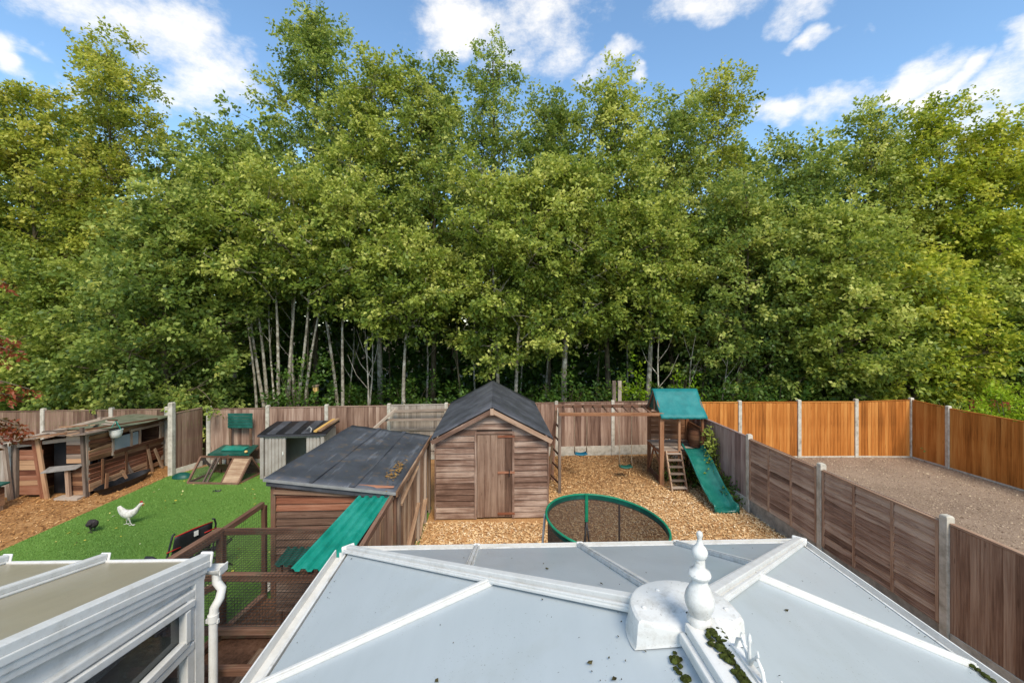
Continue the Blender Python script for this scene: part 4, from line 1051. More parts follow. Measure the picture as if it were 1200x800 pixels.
# ---------------------------------------------------------------- grey plastic store
def plastic_store():
    root = thing('storage_shed', 'low grey plastic garden store with black lid and an open door', 'storage shed', (-6.0, 11.1, 0))
    Pt = frame_fn((-6.46, 11.05), math.radians(4)); W, D, H = 1.52, .95, 1.12
    m = MB()
    # ribbed grey front left leaf, frame round the dark opening
    n = 6; w = .52/n
    body = MB(); body.bar(Pt(.0, .0, .0), Pt(0, 0, H), .09, .09, up=(0,1,0)); body.bar(Pt(W, 0, 0), Pt(W, 0, H), .09, .09, up=(0,1,0)); body.bar(Pt(.0, .02, H-.03), Pt(W, .02, H-.03), .07, .07); body.bar(Pt(.0, .02, .03), Pt(W, .02, .03), .07, .07)
    body.bar(Pt(0, .04, H/2), Pt(0, D, H/2), .04, H); body.bar(Pt(W, .04, H/2), Pt(W, D, H/2), .04, H); body.bar(Pt(0, D, H/2), Pt(W, D, H/2), .04, H)
    b = body.build('body', M['grey_plastic'], root, bevel=.006)
    for k, (u0, nn) in enumerate(((.06, 6), (1.10, 4))):
        m = MB(); m.bar(Pt(u0, .01, H/2), Pt(u0+w*nn, .01, H/2), .02, H-.12); d = m.build('door', M['grey_plastic'], root)
        for i in range(nn):
            u = u0+w*(i+.5); m = MB(); m.bar(Pt(u, -.008, .07), Pt(u, -.008, H-.07), w*.82, .02, up=(0,1,0)); m.build('door_rib', M['grey_plastic'], d, bevel=.005)
    m = MB(); m.bar(Pt(.52, -.025, .62), Pt(.52, -.025, .70), .03, .02, up=(0,1,0)); m.build('handle', M['upvc'], root)
    m = MB(); rows = []
    for v, z in ((-.08, H-.01), (-.06, H+.03), (D*.5, H+.11), (D+.05, H+.15), (D+.06, H+.10)): rows.append([Pt(u, v, z) for u in (-.10, -.08, W*.3, W*.66, W+.08, W+.10)])
    m.grid(rows); o = m.build('lid', M['black'], root); o.modifiers.new('t', 'SOLIDIFY').thickness = .03
    for u in (.22, .66, 1.08):
        m = MB(); m.bar(Pt(u, -.02, H+.045), Pt(u, D, H+.155), .22, .02); m.build('lid_panel', M['felt'], root, bevel=.006)
    # timber off-cuts lying on the store
    for k, (a, z, mt) in enumerate(((1.20, .085, 'pale_timber'), (1.32, .10, 'rough'))):
        m = MB(); m.bar(Pt(a+.12, .0, H+z), Pt(a+.3, .9, H+z+.115), .085, .045); o = m.build('timber_offcut', M[mt], bevel=.003)
        tag(o, ('pale yellow timber length lying on the plastic store lid', 'brown timber length on the plastic store lid beside the pale one')[k], 'timber')
    m = MB(); p = Pt(1.08, .1, H+.12); m.tube([p, p+V(.05,.03,.06), p+V(.12,.0,.02), p+V(.10,-.05,-.12)], .022, 8); tag(m.build('plastic_bag', M['metal'], smooth=True), 'crumpled grey plastic wrap on the lid of the plastic store', 'plastic wrap')
plastic_store()

# ---------------------------------------------------------------- bench with green board, triangular ark
def bench():
    root = thing('potting_bench', 'low bench with green top and upright green slatted board by the fence', 'bench', (-7.6, 11.8, 0))
    a, b, c, d = UZ(243, 532, .52), UZ(292, 532, .52), UZ(303, 521, .56), UZ(262, 521, .56)
    m = MB(); m.prism([a, b, c, d], V(0,0,-.04)); m.build('bench_top', M['green_dark'], root)
    e = [a*.55+b*.1+c*.1+d*.25, a*.1+b*.55+c*.2+d*.15, a*.1+b*.2+c*.62+d*.08, a*.15+b*.02+c*.13+d*.70]
    m = MB(); m.prism([p+V(0,0,.012) for p in e], V(0,0,.012)); m.build('green_sheet', M['corrugated'], root)
    for p in (a*.85+c*.15, b*.85+d*.15, c*.85+a*.15, d*.85+b*.15, a*.5+b*.5, a*.7+b*.25+c*.05):
        m = MB(); m.bar(V(p.x, p.y, 0), V(p.x, p.y, .50), .05, .05, up=(0,1,0)); m.build('leg', M['run'], root)
    Y = 12.12
    for px in (270, 294):
        m = MB(); q = U(px, 485, Y); m.bar(V(q.x, Y, 0), V(q.x, Y, q.z), .06, .04, up=(0,1,0)); m.build('back_post', M['run'], root)
    for i in range(5):
        y0 = 484+i*3.5; l = U(267, y0+1.7, Y-.03); r = U(296, y0+1.7, Y-.03); m = MB(); m.bar(l, r, .02, .078); m.build('slat', M['green_dark'], root, bevel=.004)
    m = MB(); m.bar(V(b.x-.35, Y-.15, .25), V(c.x, Y-.15, .25), .02, .48); m.build('side_board', M['fence_dark'], root)
    m = MB(); p = (a+c)/2
    m.lathe([(.03, 0), (.045, .02), (.035, .05), (.01, .06)], V(b.x-.12, b.y+.06, .545), 8); tag(m.build('small_pot', M['pale_timber'], smooth=True), 'small yellow pot on the green bench top', 'pot')
bench()
def ark():
    root = thing('rabbit_ark', 'triangular timber ark with wire panels lying on the turf', 'ark', (-7.5, 10.9, 0))
    FLf, FRf = G(220, 567), G(279, 568); BLb, BRb = FLf+V(.1,.85,0), FRf+V(.12,.80,0)
    t0 = (FLf+BLb)/2+V(-.02,0,.53); t1 = (FRf+BRb)/2+V(.02,0,.53)
    bars = [(FLf, FRf), (BLb, BRb), (t0, t1), (FLf, t0), (BLb, t0), (FRf, t1), (BRb, t1), (FLf, BLb), (FRf, BRb)]
    for a, b in bars:
        m = MB(); m.bar(a+V(0,0,.03), b+V(0,0,.03), .045, .045); m.build('frame_bar', M['run'], root)
    for f in (.30, .38, .66):
        m = MB(); m.bar(FLf*(1-f)+FRf*f+V(0,0,.03), t0*(1-f)+t1*f+V(0,0,.03), .035, .035); m.build('frame_bar', M['coop_grey'] if f < .5 else M['run'], root)
    def pan(f0, f1, mat, nm):
        m = MB(); m.poly([FLf*(1-f0)+FRf*f0+V(0,-.005,.03), FLf*(1-f1)+FRf*f1+V(0,-.005,.03), t0*(1-f1)+t1*f1+V(0,-.005,.03), t0*(1-f0)+t1*f0+V(0,-.005,.03)]); m.build(nm, mat, root)
    pan(.01, .30, M['gauze'], 'wire_panel'); pan(.30, .38, M['gauze'], 'wire_panel'); pan(.66, .99, M['rough'], 'board_panel')
    m = MB(); m.poly([FRf+V(.005,0,.03), BRb+V(.005,0,.03), t1+V(.005,0,.03)]); m.build('wire_panel', M['gauze'], root)
    m = MB(); m.poly([BLb+V(0,.005,.03), BRb+V(0,.005,.03), t1*.5+BRb*.5+V(0,.005,.03), t0*.5+BLb*.5+V(0,.005,.03)]); m.build('board_panel', M['run'], root)
    p = G(213, 560); m = MB(); rows = []
    for i in range(5):
        t = i/4*1.5; rows.append([p+V(.24*math.cos(t)*math.cos(k*.785)*random.uniform(.9,1.1), .16*math.cos(t)*math.sin(k*.785), .02+.13*math.sin(t)) for k in range(8)])
    m.grid(rows, closed_u=True); tag(m.build('tarpaulin', M['green_dark'], smooth=True), 'crumpled grey green tarpaulin at the left end of the ark', 'tarpaulin')
    p = G(254, 576); m = MB()
    for k in range(9):
        q = p+V(random.uniform(-.09,.09), random.uniform(-.05,.05), .02); m.tube([q, q+V(random.uniform(-.05,.05), .03, .015)], .012, 5)
    stuff(m.build('droppings', M['black']), 'small dark droppings on the turf before the ark', 'droppings')
ark()

# ---------------------------------------------------------------- ramshackle coop
def coop():
    root = thing('chicken_coop', 'ramshackle wooden chicken coop of mixed boards with sagging roof', 'chicken coop', (-10.2, 9.9, 0))
    C = V(-9.88, 9.92, 0); E = V(-9.86, 12.0, 0); Lf = V(-11.45, 9.85, 0)
    rnd = random.Random(21)
    def B(a, b, w, h, mat, name='board', up=(0,0,1), par=root):
        m = MB(); m.bar(a, b, w, h, up=up); return m.build(name, M[mat], par)
    # frame that carries it
    for p, z in ((C, 1.5), (E, 1.35), (Lf, 1.25), (V(-11.3, 11.7, 0), 1.45)): m = MB(); m.bar(p, p+V(0,0,z), .07, .07, up=(0,1,0)); m.build('post', M['coop_grey'], root)
    m = MB(); m.bar(C+V(0,0,1.45), E+V(0,0,1.33), .05, .08); m.bar(C+V(0,0,1.38), Lf+V(0,0,1.2), .05, .08); fr = m.build('frame', M['coop_grey'], root)
    B(C+V(.02,-.05,0), C+V(-.05,-.07,1.62), .07, .05, 'coop_grey', 'corner_post', up=(0,1,0))
    # side wall facing the lawn: overlapping boards falling out of true
    d = (E-C); L = d.length; d.normalize(); nr = V(1, 0, 0)
    sw = fr
    z = .30; i = 0
    while z < 1.36:
        f0, f1 = .0, 1.0
        gap_low = .62 < z < .74; 
        if .85 < z < 1.25:      # window strip
            spans = ((0, .28),)
        elif gap_low: spans = ((.30, 1.0),)
        else: spans = ((0, 1.0),)
        for a, b in spans:
            dz = rnd.uniform(-.045, .045)
            B(C+d*(L*a)+nr*.03+V(0,0,z+.05+dz), C+d*(L*b)+nr*.03+V(0,0,z+.05-dz-.03), .022, .115, rnd.choice(('coop', 'coop', 'coop_grey', 'shed_red')), par=sw, up=(.25,0,1))
        z += .098; i += 1
    for a, b, za, zb in ((.0, .55, .16, .2), (.4, 1, .10, .16), (0, .8, .24, .26)):
        B(C+d*(L*a)+nr*.05+V(0,0,za), C+d*(L*b)+nr*.05+V(0,0,zb), .022, .1, 'coop', par=sw)
    for f in (.28, .52, .64, .95):
        B(C+d*(L*f)+nr*.055+V(0,0,.78), C+d*(L*f)+nr*.055+V(0,0,1.30), .05, .03, 'barge' if f > .5 else 'coop_grey', 'window_post', up=nr)
    B(C+d*(L*.28)+nr*.06+V(0,0,.84), C+d*(L*1.0)+nr*.06+V(0,0,.80), .04, .07, 'coop', 'window_sill'); B(C+d*(L*.5)+nr*.06+V(0,0,1.27), C+d*(L*1.0)+nr*.06+V(0,0,1.22), .04, .06, 'barge', 'window_head')
    m = MB(); m.prism([C+d*(L*.30)+nr*.04+V(0,0,.87), C+d*(L*.62)+nr*.04+V(0,0,.86), C+d*(L*.62)+nr*.04+V(0,0,1.2), C+d*(L*.30)+nr*.04+V(0,0,1.2)], V(.01,0,0)); m.build('pane', m_pane('dusty_pane', (120,128,130), (160,166,168), .25), root)
    for f in (.15, .45, .75): B(C+d*(L*f)+nr*.06+V(0,0,.1), C+d*(L*f)+nr*.06+V(0,0,.78), .05, .025, 'coop', 'batten', up=nr)
    # front: boarded left part, dark doorway, short boarded right part
    fd = (C-Lf); FL = fd.length; fd.normalize(); nf = V(0, -1, 0)
    for i in range(11):
        z = .08+i*.115
        if i == 9: continue
        B(Lf+fd*.12+nf*.03+V(0,0,z+.05+rnd.uniform(-.01,.01)), Lf+fd*(.62+rnd.uniform(-.02,.02))+nf*.03+V(0,0,z+.05), .022, .108, rnd.choice(('coop','shed_red','shed_red')), par=fr)
    for i in range(13):
        z = .06+i*.105
        if 6 <= i <= 6: continue
        B(C-fd*.42+nf*.03+V(0,0,z+.05+rnd.uniform(-.01,.01)), C+nf*.03+V(0,0,z+.05), .022, .10, rnd.choice(('coop','coop','coop_grey')), par=fr)
    B(Lf+fd*.78+nf*.09, Lf+fd*.52+nf*.05+V(0,0,1.38), .09, .04, 'coop', 'leaning_plank', up=nf); B(Lf+fd*.70+nf*.07, Lf+fd*.46+nf*.04+V(0,0,1.34), .17, .025, 'shed_red', 'leaning_plank', up=nf)
    B(C-fd*.28+nf*.12, C-fd*.32+nf*.12+V(0,0,.70), .08, .06, 'barge', 'prop', up=nf)
    m = MB(); a = C-fd*.78+nf*.05+V(0,0,.70); m.prism([a, C-fd*.02+nf*.05+V(0,0,.76), C-fd*.05+nf*.20+V(0,0,.70), a+nf*.18+V(-.02,0,-.08)], V(0,0,.02)); m.build('tin_ledge', m_mottle('old_tin', [(110,104,98), (150,144,138)], 6, .5, .4, .1), root)
    B(C-fd*.5+nf*.14+V(0,0,.04), C+nf*.15+V(.02,0,.03), .2, .05, 'coop_grey', 'threshold')
    m = MB(); m.bar(V(-10.85, 10.12, .66), V(-9.95, 10.12, .66), .02, 1.3); m.build('dark_backing', M['black'], root)  # black board added behind the openings, standing in for their shade
    m = MB(); m.bar(V(-11.4, 11.95, .7), V(-9.9, 11.95, .7), .02, 1.3); m.bar(V(-11.45, 9.9, .6), V(-11.4, 11.9, .6), .02, 1.2); m.build('back_wall', M['coop'], root)
    # roof of loose boards and a mossy sheet
    def RP(s, t): # s left-right, t front-back
        return V(-11.55+1.85*s, 9.62+2.5*t, 1.27+.20*s+.05*math.sin(3*s)+.10*t*(1-s)-.12*t*s)
    n = 9
    for i in range(n):
        s0 = i/n; s1 = (i+1)/n; j = rnd.uniform(-.02, .02)
        m = MB(); P = [RP(s0+.006, j)+V(0,0,rnd.uniform(0,.03)), RP(s1+.02, -j)+V(0,0,rnd.uniform(0,.03)), RP(s1+.02, 1), RP(s0, 1)]
        m.prism(P, V(0,0,.02)); m.build('roof_board', M[rnd.choice(('coop_grey','coop_grey','rough'))], root)
    m = MB(); m.grid([[RP(.35+.7*a/6, .25+.8*b/6)+V(0,0,.045+.02*math.sin(a*1.3)*math.cos(b*1.1)) for a in range(7)] for b in range(7)]); m.build('mossy_sheet', m_mottle('mossy_sheet', [(76,84,62), (104,108,88), (126,122,104)], 4, .9, .2, .3), root, smooth=True)
    for s, t, s2, t2 in ((.1, .1, .75, .04), (.78, .2, 1.02, .8), (.02, .5, .5, .42)): B(RP(s, t)+V(0,0,.06), RP(s2, t2)+V(0,0,.06), .05, .03, 'coop', 'roof_batten')
    for k in range(5):
        f = rnd.uniform(.08, .95); ln = rnd.uniform(.3, .7); a = C+d*(L*f)+nr*rnd.uniform(.10, .2); B(a+V(0,0,.02), a+d*rnd.uniform(-.35, .35)-nr*.08+V(0,0,ln), .075, .02, rnd.choice(('coop','coop_grey','rough')), 'loose_plank', up=nr)
    for k in range(7):
        s = rnd.uniform(.1, .95); t = rnd.uniform(.05, .8); B(RP(s, t)+V(0,0,.07), RP(s, t)+V(rnd.uniform(-.5,.5), rnd.uniform(-.4,.5), rnd.uniform(.05,.14)), .09, .02, rnd.choice(('coop_grey','rough')), 'loose_plank')
    # things about the coop
    r = thing('hanging_basket', 'white plastic hanging pot with green handle on the coop side', 'hanging pot', (-9.72, 10.5, 1.2))
    p = U(136, 507, 10.45); p.x = -9.70
    m = MB(); m.lathe([(.07, -.11), (.10, -.095), (.128, .0), (.135, .07), (.14, .08), (.132, .085), (.12, .06)], p, 18); m.build('bowl', M['upvc'], r, smooth=True, auto=50)
    m = MB()
    for t in (0, 2.1, 4.2): m.tube([p+V(.13*math.cos(t), .13*math.sin(t), .07), p+V(0,0,.30)], .008, 5)
    m.build('hanger', M['corrugated'], r)
    m = MB(); m.bar(p+V(-.2,0,.31), p+V(.03,0,.31), .03, .03); m.build('bracket', M['coop'], r)
    q = G(142, 574); m = MB(); rows = []
    for sc, z in ((.82, .0), (1.0, .17), (1.05, .18), (1.0, .165), (.8, .05)): rows.append([V(-9.60+.22*sc*math.cos(k*.524), 10.55+.72*sc*math.sin(k*.524), z) for k in range(12)])
    m.grid(rows, closed_u=True); m.poly([v for v in rows[-1]]); tag(m.build('feed_trough', M['black'], smooth=True, auto=40), 'long black plastic trough on the bark beside the coop wall', 'trough')
coop()
def left_edge():
    fence('side_screen', 'grey upright board screen left of the chicken coop with a pale leaning post', [(-13.4, 9.9, 0), (-11.62, 9.9, 1.28)], [dict(style='feather', mat='fence_grey', top=1.22, gravel=0)])
    m = MB(); m.bar(V(-11.42, 9.72, 0), V(-11.58, 9.72, 1.32), .08, .06, up=(0,1,0)); tag(m.build('leaning_post', M['coop_grey']), 'pale upright post leaning at the left end of the coop', 'post')
    root = thing('planter_box', 'wooden planter box with dark green lid at the left edge', 'planter', (-10.9, 8.9, 0))
    for i in range(3):
        m = MB(); m.bar(V(-12.2, 8.55, .18+i*.13), V(-10.95, 8.55, .18+i*.13), .022, .122); m.build('board', M['coop'], root)
        m = MB(); m.bar(V(-10.95, 8.56, .18+i*.13), V(-10.95, 9.2, .18+i*.13), .022, .122); m.build('board', M['coop'], root)
        m = MB(); m.bar(V(-12.2, 9.2, .18+i*.13), V(-10.96, 9.2, .18+i*.13), .022, .122); m.build('board', M['coop'], root)
    for x, y in ((-10.99, 8.6), (-12.16, 8.6), (-10.99, 9.16), (-12.16, 9.16), (-11.5, 8.53)):
        m = MB(); m.bar(V(x, y, 0), V(x, y, .5), .06, .06, up=(0,1,0)); m.build('leg', M['rough'], root)
    m = MB(); m.prism([V(-12.28, 8.48, .52), V(-10.89, 8.48, .52), V(-10.89, 9.26, .56), V(-12.28, 9.26, .56)], V(0,0,.035)); m.build('lid', M['green_dark'], root, bevel=.008)
    m = MB(); m.bar(V(-10.6, 7.7, .09), V(-9.95, 7.72, .09), .26, .18); o = m.build('timber_block', M['coop_grey'], bevel=.01); tag(o, 'grey timber block on the bark in front of the planter box', 'timber block')
left_edge()

# ---------------------------------------------------------------- hens
def hen(name, label, loc, face, rings, legs, mat, extras):
    root = thing(name, label, 'hen', loc); o = Vector(loc); ca, sa = math.cos(face), math.sin(face)
    T = lambda x, y, z: o+V(x*ca-y*sa, x*sa+y*ca, z)
    m = MB(); n = 12; rows = []
    for k, (x, z, a, b, tx, tz) in enumerate(rings):
        # ring lies across the direction (tx, tz)
        nx, nz = -tz, tx; l = math.hypot(nx, nz); nx /= l; nz /= l
        rows.append([T(x+nx*a*math.cos(2*math.pi*q/n), b*math.sin(2*math.pi*q/n), z+nz*a*math.cos(2*math.pi*q/n)) for q in range(n)])
    m.grid(rows, closed_u=True); m.poly(rows[0]); m.poly(rows[-1][::-1])
    for lg in legs: 
        m.tube([T(*p) for p in lg], [.030, .014, .007, .007][:len(lg)], 7)
        f = lg[-1]
        for a in (-.5, 0, .5, math.pi): m.tube([T(f[0], f[1], .012), T(f[0]+.05*math.cos(a), f[1]+.05*math.sin(a), .006)], .005, 5)
    b = m.build('body', mat, root, smooth=True, auto=70)
    for nm, pts, r, mt in extras:
        m = MB(); m.tube([T(*p) for p in pts], r, 7); m.build(nm, mt, root, smooth=True)
red = m_mottle('comb_red', [(150,30,26), (186,52,44)], 10, .6, .3, 0); horn = m_mottle('beak_horn', [(190,150,80), (214,176,104)], 8, .5, .3, 0)
white = m_mottle('white_feathers', [(168,160,146), (206,200,190), (222,218,210)], 22, .85, .15, .6, 60, bdist=.01); dark = m_mottle('dark_feathers', [(34,30,30), (54,48,48), (84,74,72)], 14, .8, .2, .6, 60, bdist=.01)
hen('white_hen', 'white hen walking to the right across the turf', tuple(G(150, 616)+V(0,0,.02)), .25,
    [(-.175,.37,.012,.008,1,-.3), (-.15,.355,.05,.018,1,-.6), (-.115,.30,.065,.032,1,-.8), (-.07,.245,.075,.06,1,-.5), (0,.215,.085,.085,1,0), (.07,.225,.08,.08,1,.3), (.12,.26,.06,.06,1,.8), (.155,.31,.042,.042,1,1.3), (.185,.355,.032,.032,1,1.2), (.215,.392,.030,.028,1,.8), (.245,.405,.022,.02,1,.2), (.258,.405,.008,.008,1,0)],
    [[(-.02,.04,.17), (-.03,.04,.10), (-.045,.04,.06), (-.04,.04,.012)], [(.03,-.04,.17), (.05,-.04,.10), (.06,-.04,.06), (.085,-.04,.012)]], white,
    [('beak', [(.25,0,.402), (.275,0,.396), (.288,0,.388)], [.011,.007,.002], horn), ('comb', [(.195,0,.420), (.225,0,.444), (.255,0,.428)], [.008,.020,.007], red), ('wattle', [(.25,0,.388), (.252,0,.365), (.25,0,.352)], [.006,.010,.004], red)])
hen('dark_hen', 'small dark brown hen with lowered head on the turf', tuple(G(109, 624)+V(0,0,.02)), math.pi-.35,
    [(-.15,.22,.02,.015,1,-.4), (-.12,.20,.05,.03,1,-.5), (-.06,.165,.07,.06,1,-.2), (.0,.155,.08,.075,1,0), (.06,.16,.07,.065,1,.1), (.10,.165,.05,.045,1,-.3), (.13,.145,.035,.035,1,-1), (.15,.115,.028,.026,1,-1.2), (.165,.09,.02,.02,1,-1), (.172,.08,.006,.006,1,-1)],
    [[(-.01,.04,.12), (-.015,.04,.07), (-.02,.04,.04), (-.01,.04,.012)], [(.02,-.04,.12), (.02,-.04,.07), (.025,-.04,.04), (.03,-.04,.012)]], dark,
    [('beak', [(.168,0,.085), (.182,0,.066), (.188,0,.055)], [.010,.006,.002], horn), ('comb', [(.15,0,.135), (.175,0,.125), (.185,0,.10)], [.005,.013,.005], red), ('wing', [(-.08,.06,.19), (-.02,.085,.17), (.05,.07,.16)], [.02,.04,.025], dark)])
# ---------------------------------------------------------------- play tower, slide, monkey bars, swings
def play():
    root = thing('play_tower', 'wooden play tower with green canvas roof, ladder, green slide and monkey bars', 'play tower', (4.2, 11.1, 0))
    x0, x1, y0, y1 = 3.72, 4.74, 10.62, 11.58; DZ = .86
    def B(a, b, w, h, name, mat='play', up=(0,0,1), bevel=.004, par=root):
        m = MB(); m.bar(V(*a), V(*b), w, h, up=up); return m.build(name, M[mat], par, bevel=bevel)
    for x, y, w in ((x0, y0, .10), (x1-.58, y0, .055), (x1, y0, .06), (x0, y1, .08), (x1, y1, .08)): B((x, y, 0), (x, y, 1.80), w, w, 'post', up=(0,1,0))
    for i in range(8):
        y = y0-.02+(y1-y0+.04)*(i+.5)/8; B((x0-.05, y, DZ), (x1+.05, y, DZ), .118, .025, 'deck_board', 'coop_grey')
    B((x0, y0-.01, DZ-.06), (x1, y0-.01, DZ-.06), .035, .09, 'deck_rail'); B((x0, y0, DZ-.06), (x0, y1, DZ-.06), .035, .09, 'deck_rail')
    B((x0, y0+.05, .10), (x0, y1, .10), .04, .12, 'ground_rail', 'run'); B((x0, y0+.03, .45), (x0, y1-.3, .85), .03, .06, 'brace')
    B((x0-.01, y1-.05, .15), (x0-.01, y1-.42, .80), .03, .06, 'brace')
    for i in range(6): B((x0+.05, y1, DZ+.1+i*.125), (x1-.05, y1, DZ+.1+i*.125), .02, .118, 'back_board', 'play')
    for i in range(4): B((x1+.03, y0+.15, DZ+.1+i*.125), (x1+.03, y1, DZ+.1+i*.125), .02, .118, 'side_board', 'play')
    for z in (1.76,): B((x0-.04, y0, z), (x1+.04, y0, z), .05, .08, 'roof_beam'); B((x0-.04, y1, z), (x1+.04, y1, z), .05, .08, 'roof_beam')
    # gable frames and canvas
    ym = (y0+y1)/2
    for x in (x0-.03, x1+.03):
        B((x, y0-.05, 1.72), (x, ym, 2.28), .04, .06, 'rafter', 'run'); B((x, y1+.05, 1.72), (x, ym, 2.28), .04, .06, 'rafter', 'run')
    B((x0-.03, ym, 2.27), (x1+.04, ym, 2.27), .05, .05, 'ridge_pole'); B((x0-.03, ym-.05, 1.78), (x0-.03, ym-.05, 2.22), .04, .03, 'gable_strut', up=(0,1,0))
    for s in (-1, 1):
        rows = []
        for i in range(10):
            t = i/9; row = []
            for k in range(15):
                u = k/14; x = x0-.07+(x1-x0+.13)*u
                y = ym+s*(.03+(y1-y0)/2*1.18*t); z = 2.33-.60*t-.03*math.sin(math.pi*t)*(.5+.5*math.sin(k*1.9))-.02*math.sin(math.pi*t)+(.008*math.sin(k*2.6) if i > 7 else 0)
                row.append(V(x+.02*t, y, z))
            rows.append(row)
        rows.append([p+V(0, s*.01, -.055) for p in rows[-1]])
        m = MB(); m.grid(rows if s > 0 else [r[::-1] for r in rows]); o = m.build('canvas_roof', M['tarp'], root, smooth=True); o.modifiers.new('t', 'SOLIDIFY').thickness = .006
        o['label'] = 'sagging green canvas slope of the tower roof'
    m = MB(); m.poly([V(x0-.01, y0+.02, 1.78), V(x0-.01, y1-.02, 1.78), V(x0-.01, ym, 2.22)]); o = m.build('gable_cloth', M['green_dark'], root); o.modifiers.new('t', 'SOLIDIFY').thickness = .006
    # ladder
    for x in (x0+.10, x0+.46): B((x, y0-.02, DZ-.0), (x, y0-.44, .0), .035, .09, 'ladder_stile', 'rough', up=(0,1,0))
    for i in range(6):
        f = (i+.35)/6; y = y0-.03-.41*f; B((x0+.10, y, DZ-DZ*f), (x0+.46, y, DZ-DZ*f), .12, .025, 'ladder_tread', 'coop_grey')
    # slide: wavy channel with rolled rims
    sx0, sx1 = 4.26, 4.72; rows = []; N = 26
    for i in range(N+1):
        t = i/N; y = 10.66-1.62*t; s = t*t*(3-2*t)
        z = .90*(1-t)**1.0+.055*math.sin(t*2*math.pi*1.02+.25)+.03*t
        if t > .86: z = .075+(.0)*(t-.86)
        z = max(z, .075)
        cx = .05*t
        def q(dx, dz): return V((sx0+sx1)/2+cx+dx, y, z+dz)
        h = .115
        rows.append([q(-.262, h-.05), q(-.268, h), q(-.245, h+.012), q(-.225, h), q(-.205, .02), q(-.17, .0), q(0, -.008), q(.17, 0), q(.205, .02), q(.225, h), q(.245, h+.012), q(.268, h), q(.262, h-.05)])
    last = rows[-1]; rows.append([p+V(0, -.03, -.015 if 3 < k < 9 else -.06) for k, p in enumerate(last)]); rows.append([V(p.x, p.y-.035, .01) for p in last])
    m = MB(); m.grid([r[::-1] for r in rows]); o = m.build('slide', M['slide'], root, smooth=True, label='wavy dark green plastic slide chute'); o.modifiers.new('t', 'SOLIDIFY').thickness = .008
    # monkey bars with a splayed frame at the far left end
    e0, e1 = V(1.16, 10.55, 1.78), V(1.22, 11.5, 1.80)
    B(tuple(e0), (x0, y0-.02, 1.77), .05, .08, 'bar_rail', 'play'); B(tuple(e1), (x0, y1-.02, 1.79), .05, .08, 'bar_rail', 'run')
    for i in range(9):
        f = (i+.6)/9.4; a = e0*(1-f)+V(x0, y0, 1.77)*f; b = e1*(1-f)+V(x0, y1, 1.79)*f
        m = MB(); m.tube([a, b], .022, 8); m.build('rung', M['run'], root, smooth=True)
    B((1.12, 10.05, 0), (1.18, 10.58, 1.82), .07, .06, 'leg', 'coop_grey', up=(0,1,0)); B((1.02, 10.9, 0), (1.19, 11.48, 1.84), .07, .07, 'leg', 'run', up=(0,1,0)); B((.86, 10.35, 0), (1.14, 11.0, 1.78), .06, .06, 'leg', 'run', up=(0,1,0))
    for i in range(5):
        f = .12+i*.17; B(tuple(V(1.12, 10.05, 0)*(1-f)+V(1.18, 10.58, 1.82)*f), tuple(V(.95, 10.7, 0)*(1-f)+V(1.16, 11.2, 1.82)*f), .03, .045, 'climbing_rung', 'run')
    # swings hang from the rails
    def swing(px0, px1, py, Y, label, mat):
        a = U(px0, py, Y); b = U(px1, py, Y); r = thing('swing', label, 'swing', ((a.x+b.x)/2, Y, a.z), 'swings on the monkey bars')
        m = MB(); rows = []
        for i in range(7):
            t = i/6; x = a.x+(b.x-a.x)*t; sag = -.035*math.sin(math.pi*t)
            rows.append([V(x, Y-.085, a.z+sag+.01), V(x, Y-.05, a.z+sag-.012), V(x, Y+.05, a.z+sag-.012), V(x, Y+.085, a.z+sag+.01)])
        m.grid([list(z) for z in zip(*rows)]); o = m.build('seat', M[mat], r, smooth=True); o.modifiers.new('t', 'SOLIDIFY').thickness = .028
        for p, s in ((a, -1), (b, 1)):
            m = MB(); top = V(p.x+s*.015, Y+.02, 1.80); m.tube([p+V(0, -.07, .0), p+V(0,0,.18), top], .0095, 6); m.tube([p+V(0, .07, .0), p+V(0,0,.18)], .0095, 6); m.build('rope', M['rope'], r, smooth=True)
    swing(673.5, 687.5, 530, 11.06, 'blue swing seat hanging higher on the left of the monkey bars', 'blue')
    swing(726, 740, 545, 11.06, 'teal swing seat hanging lower on the right nearer the tower', 'green_dark')
play()

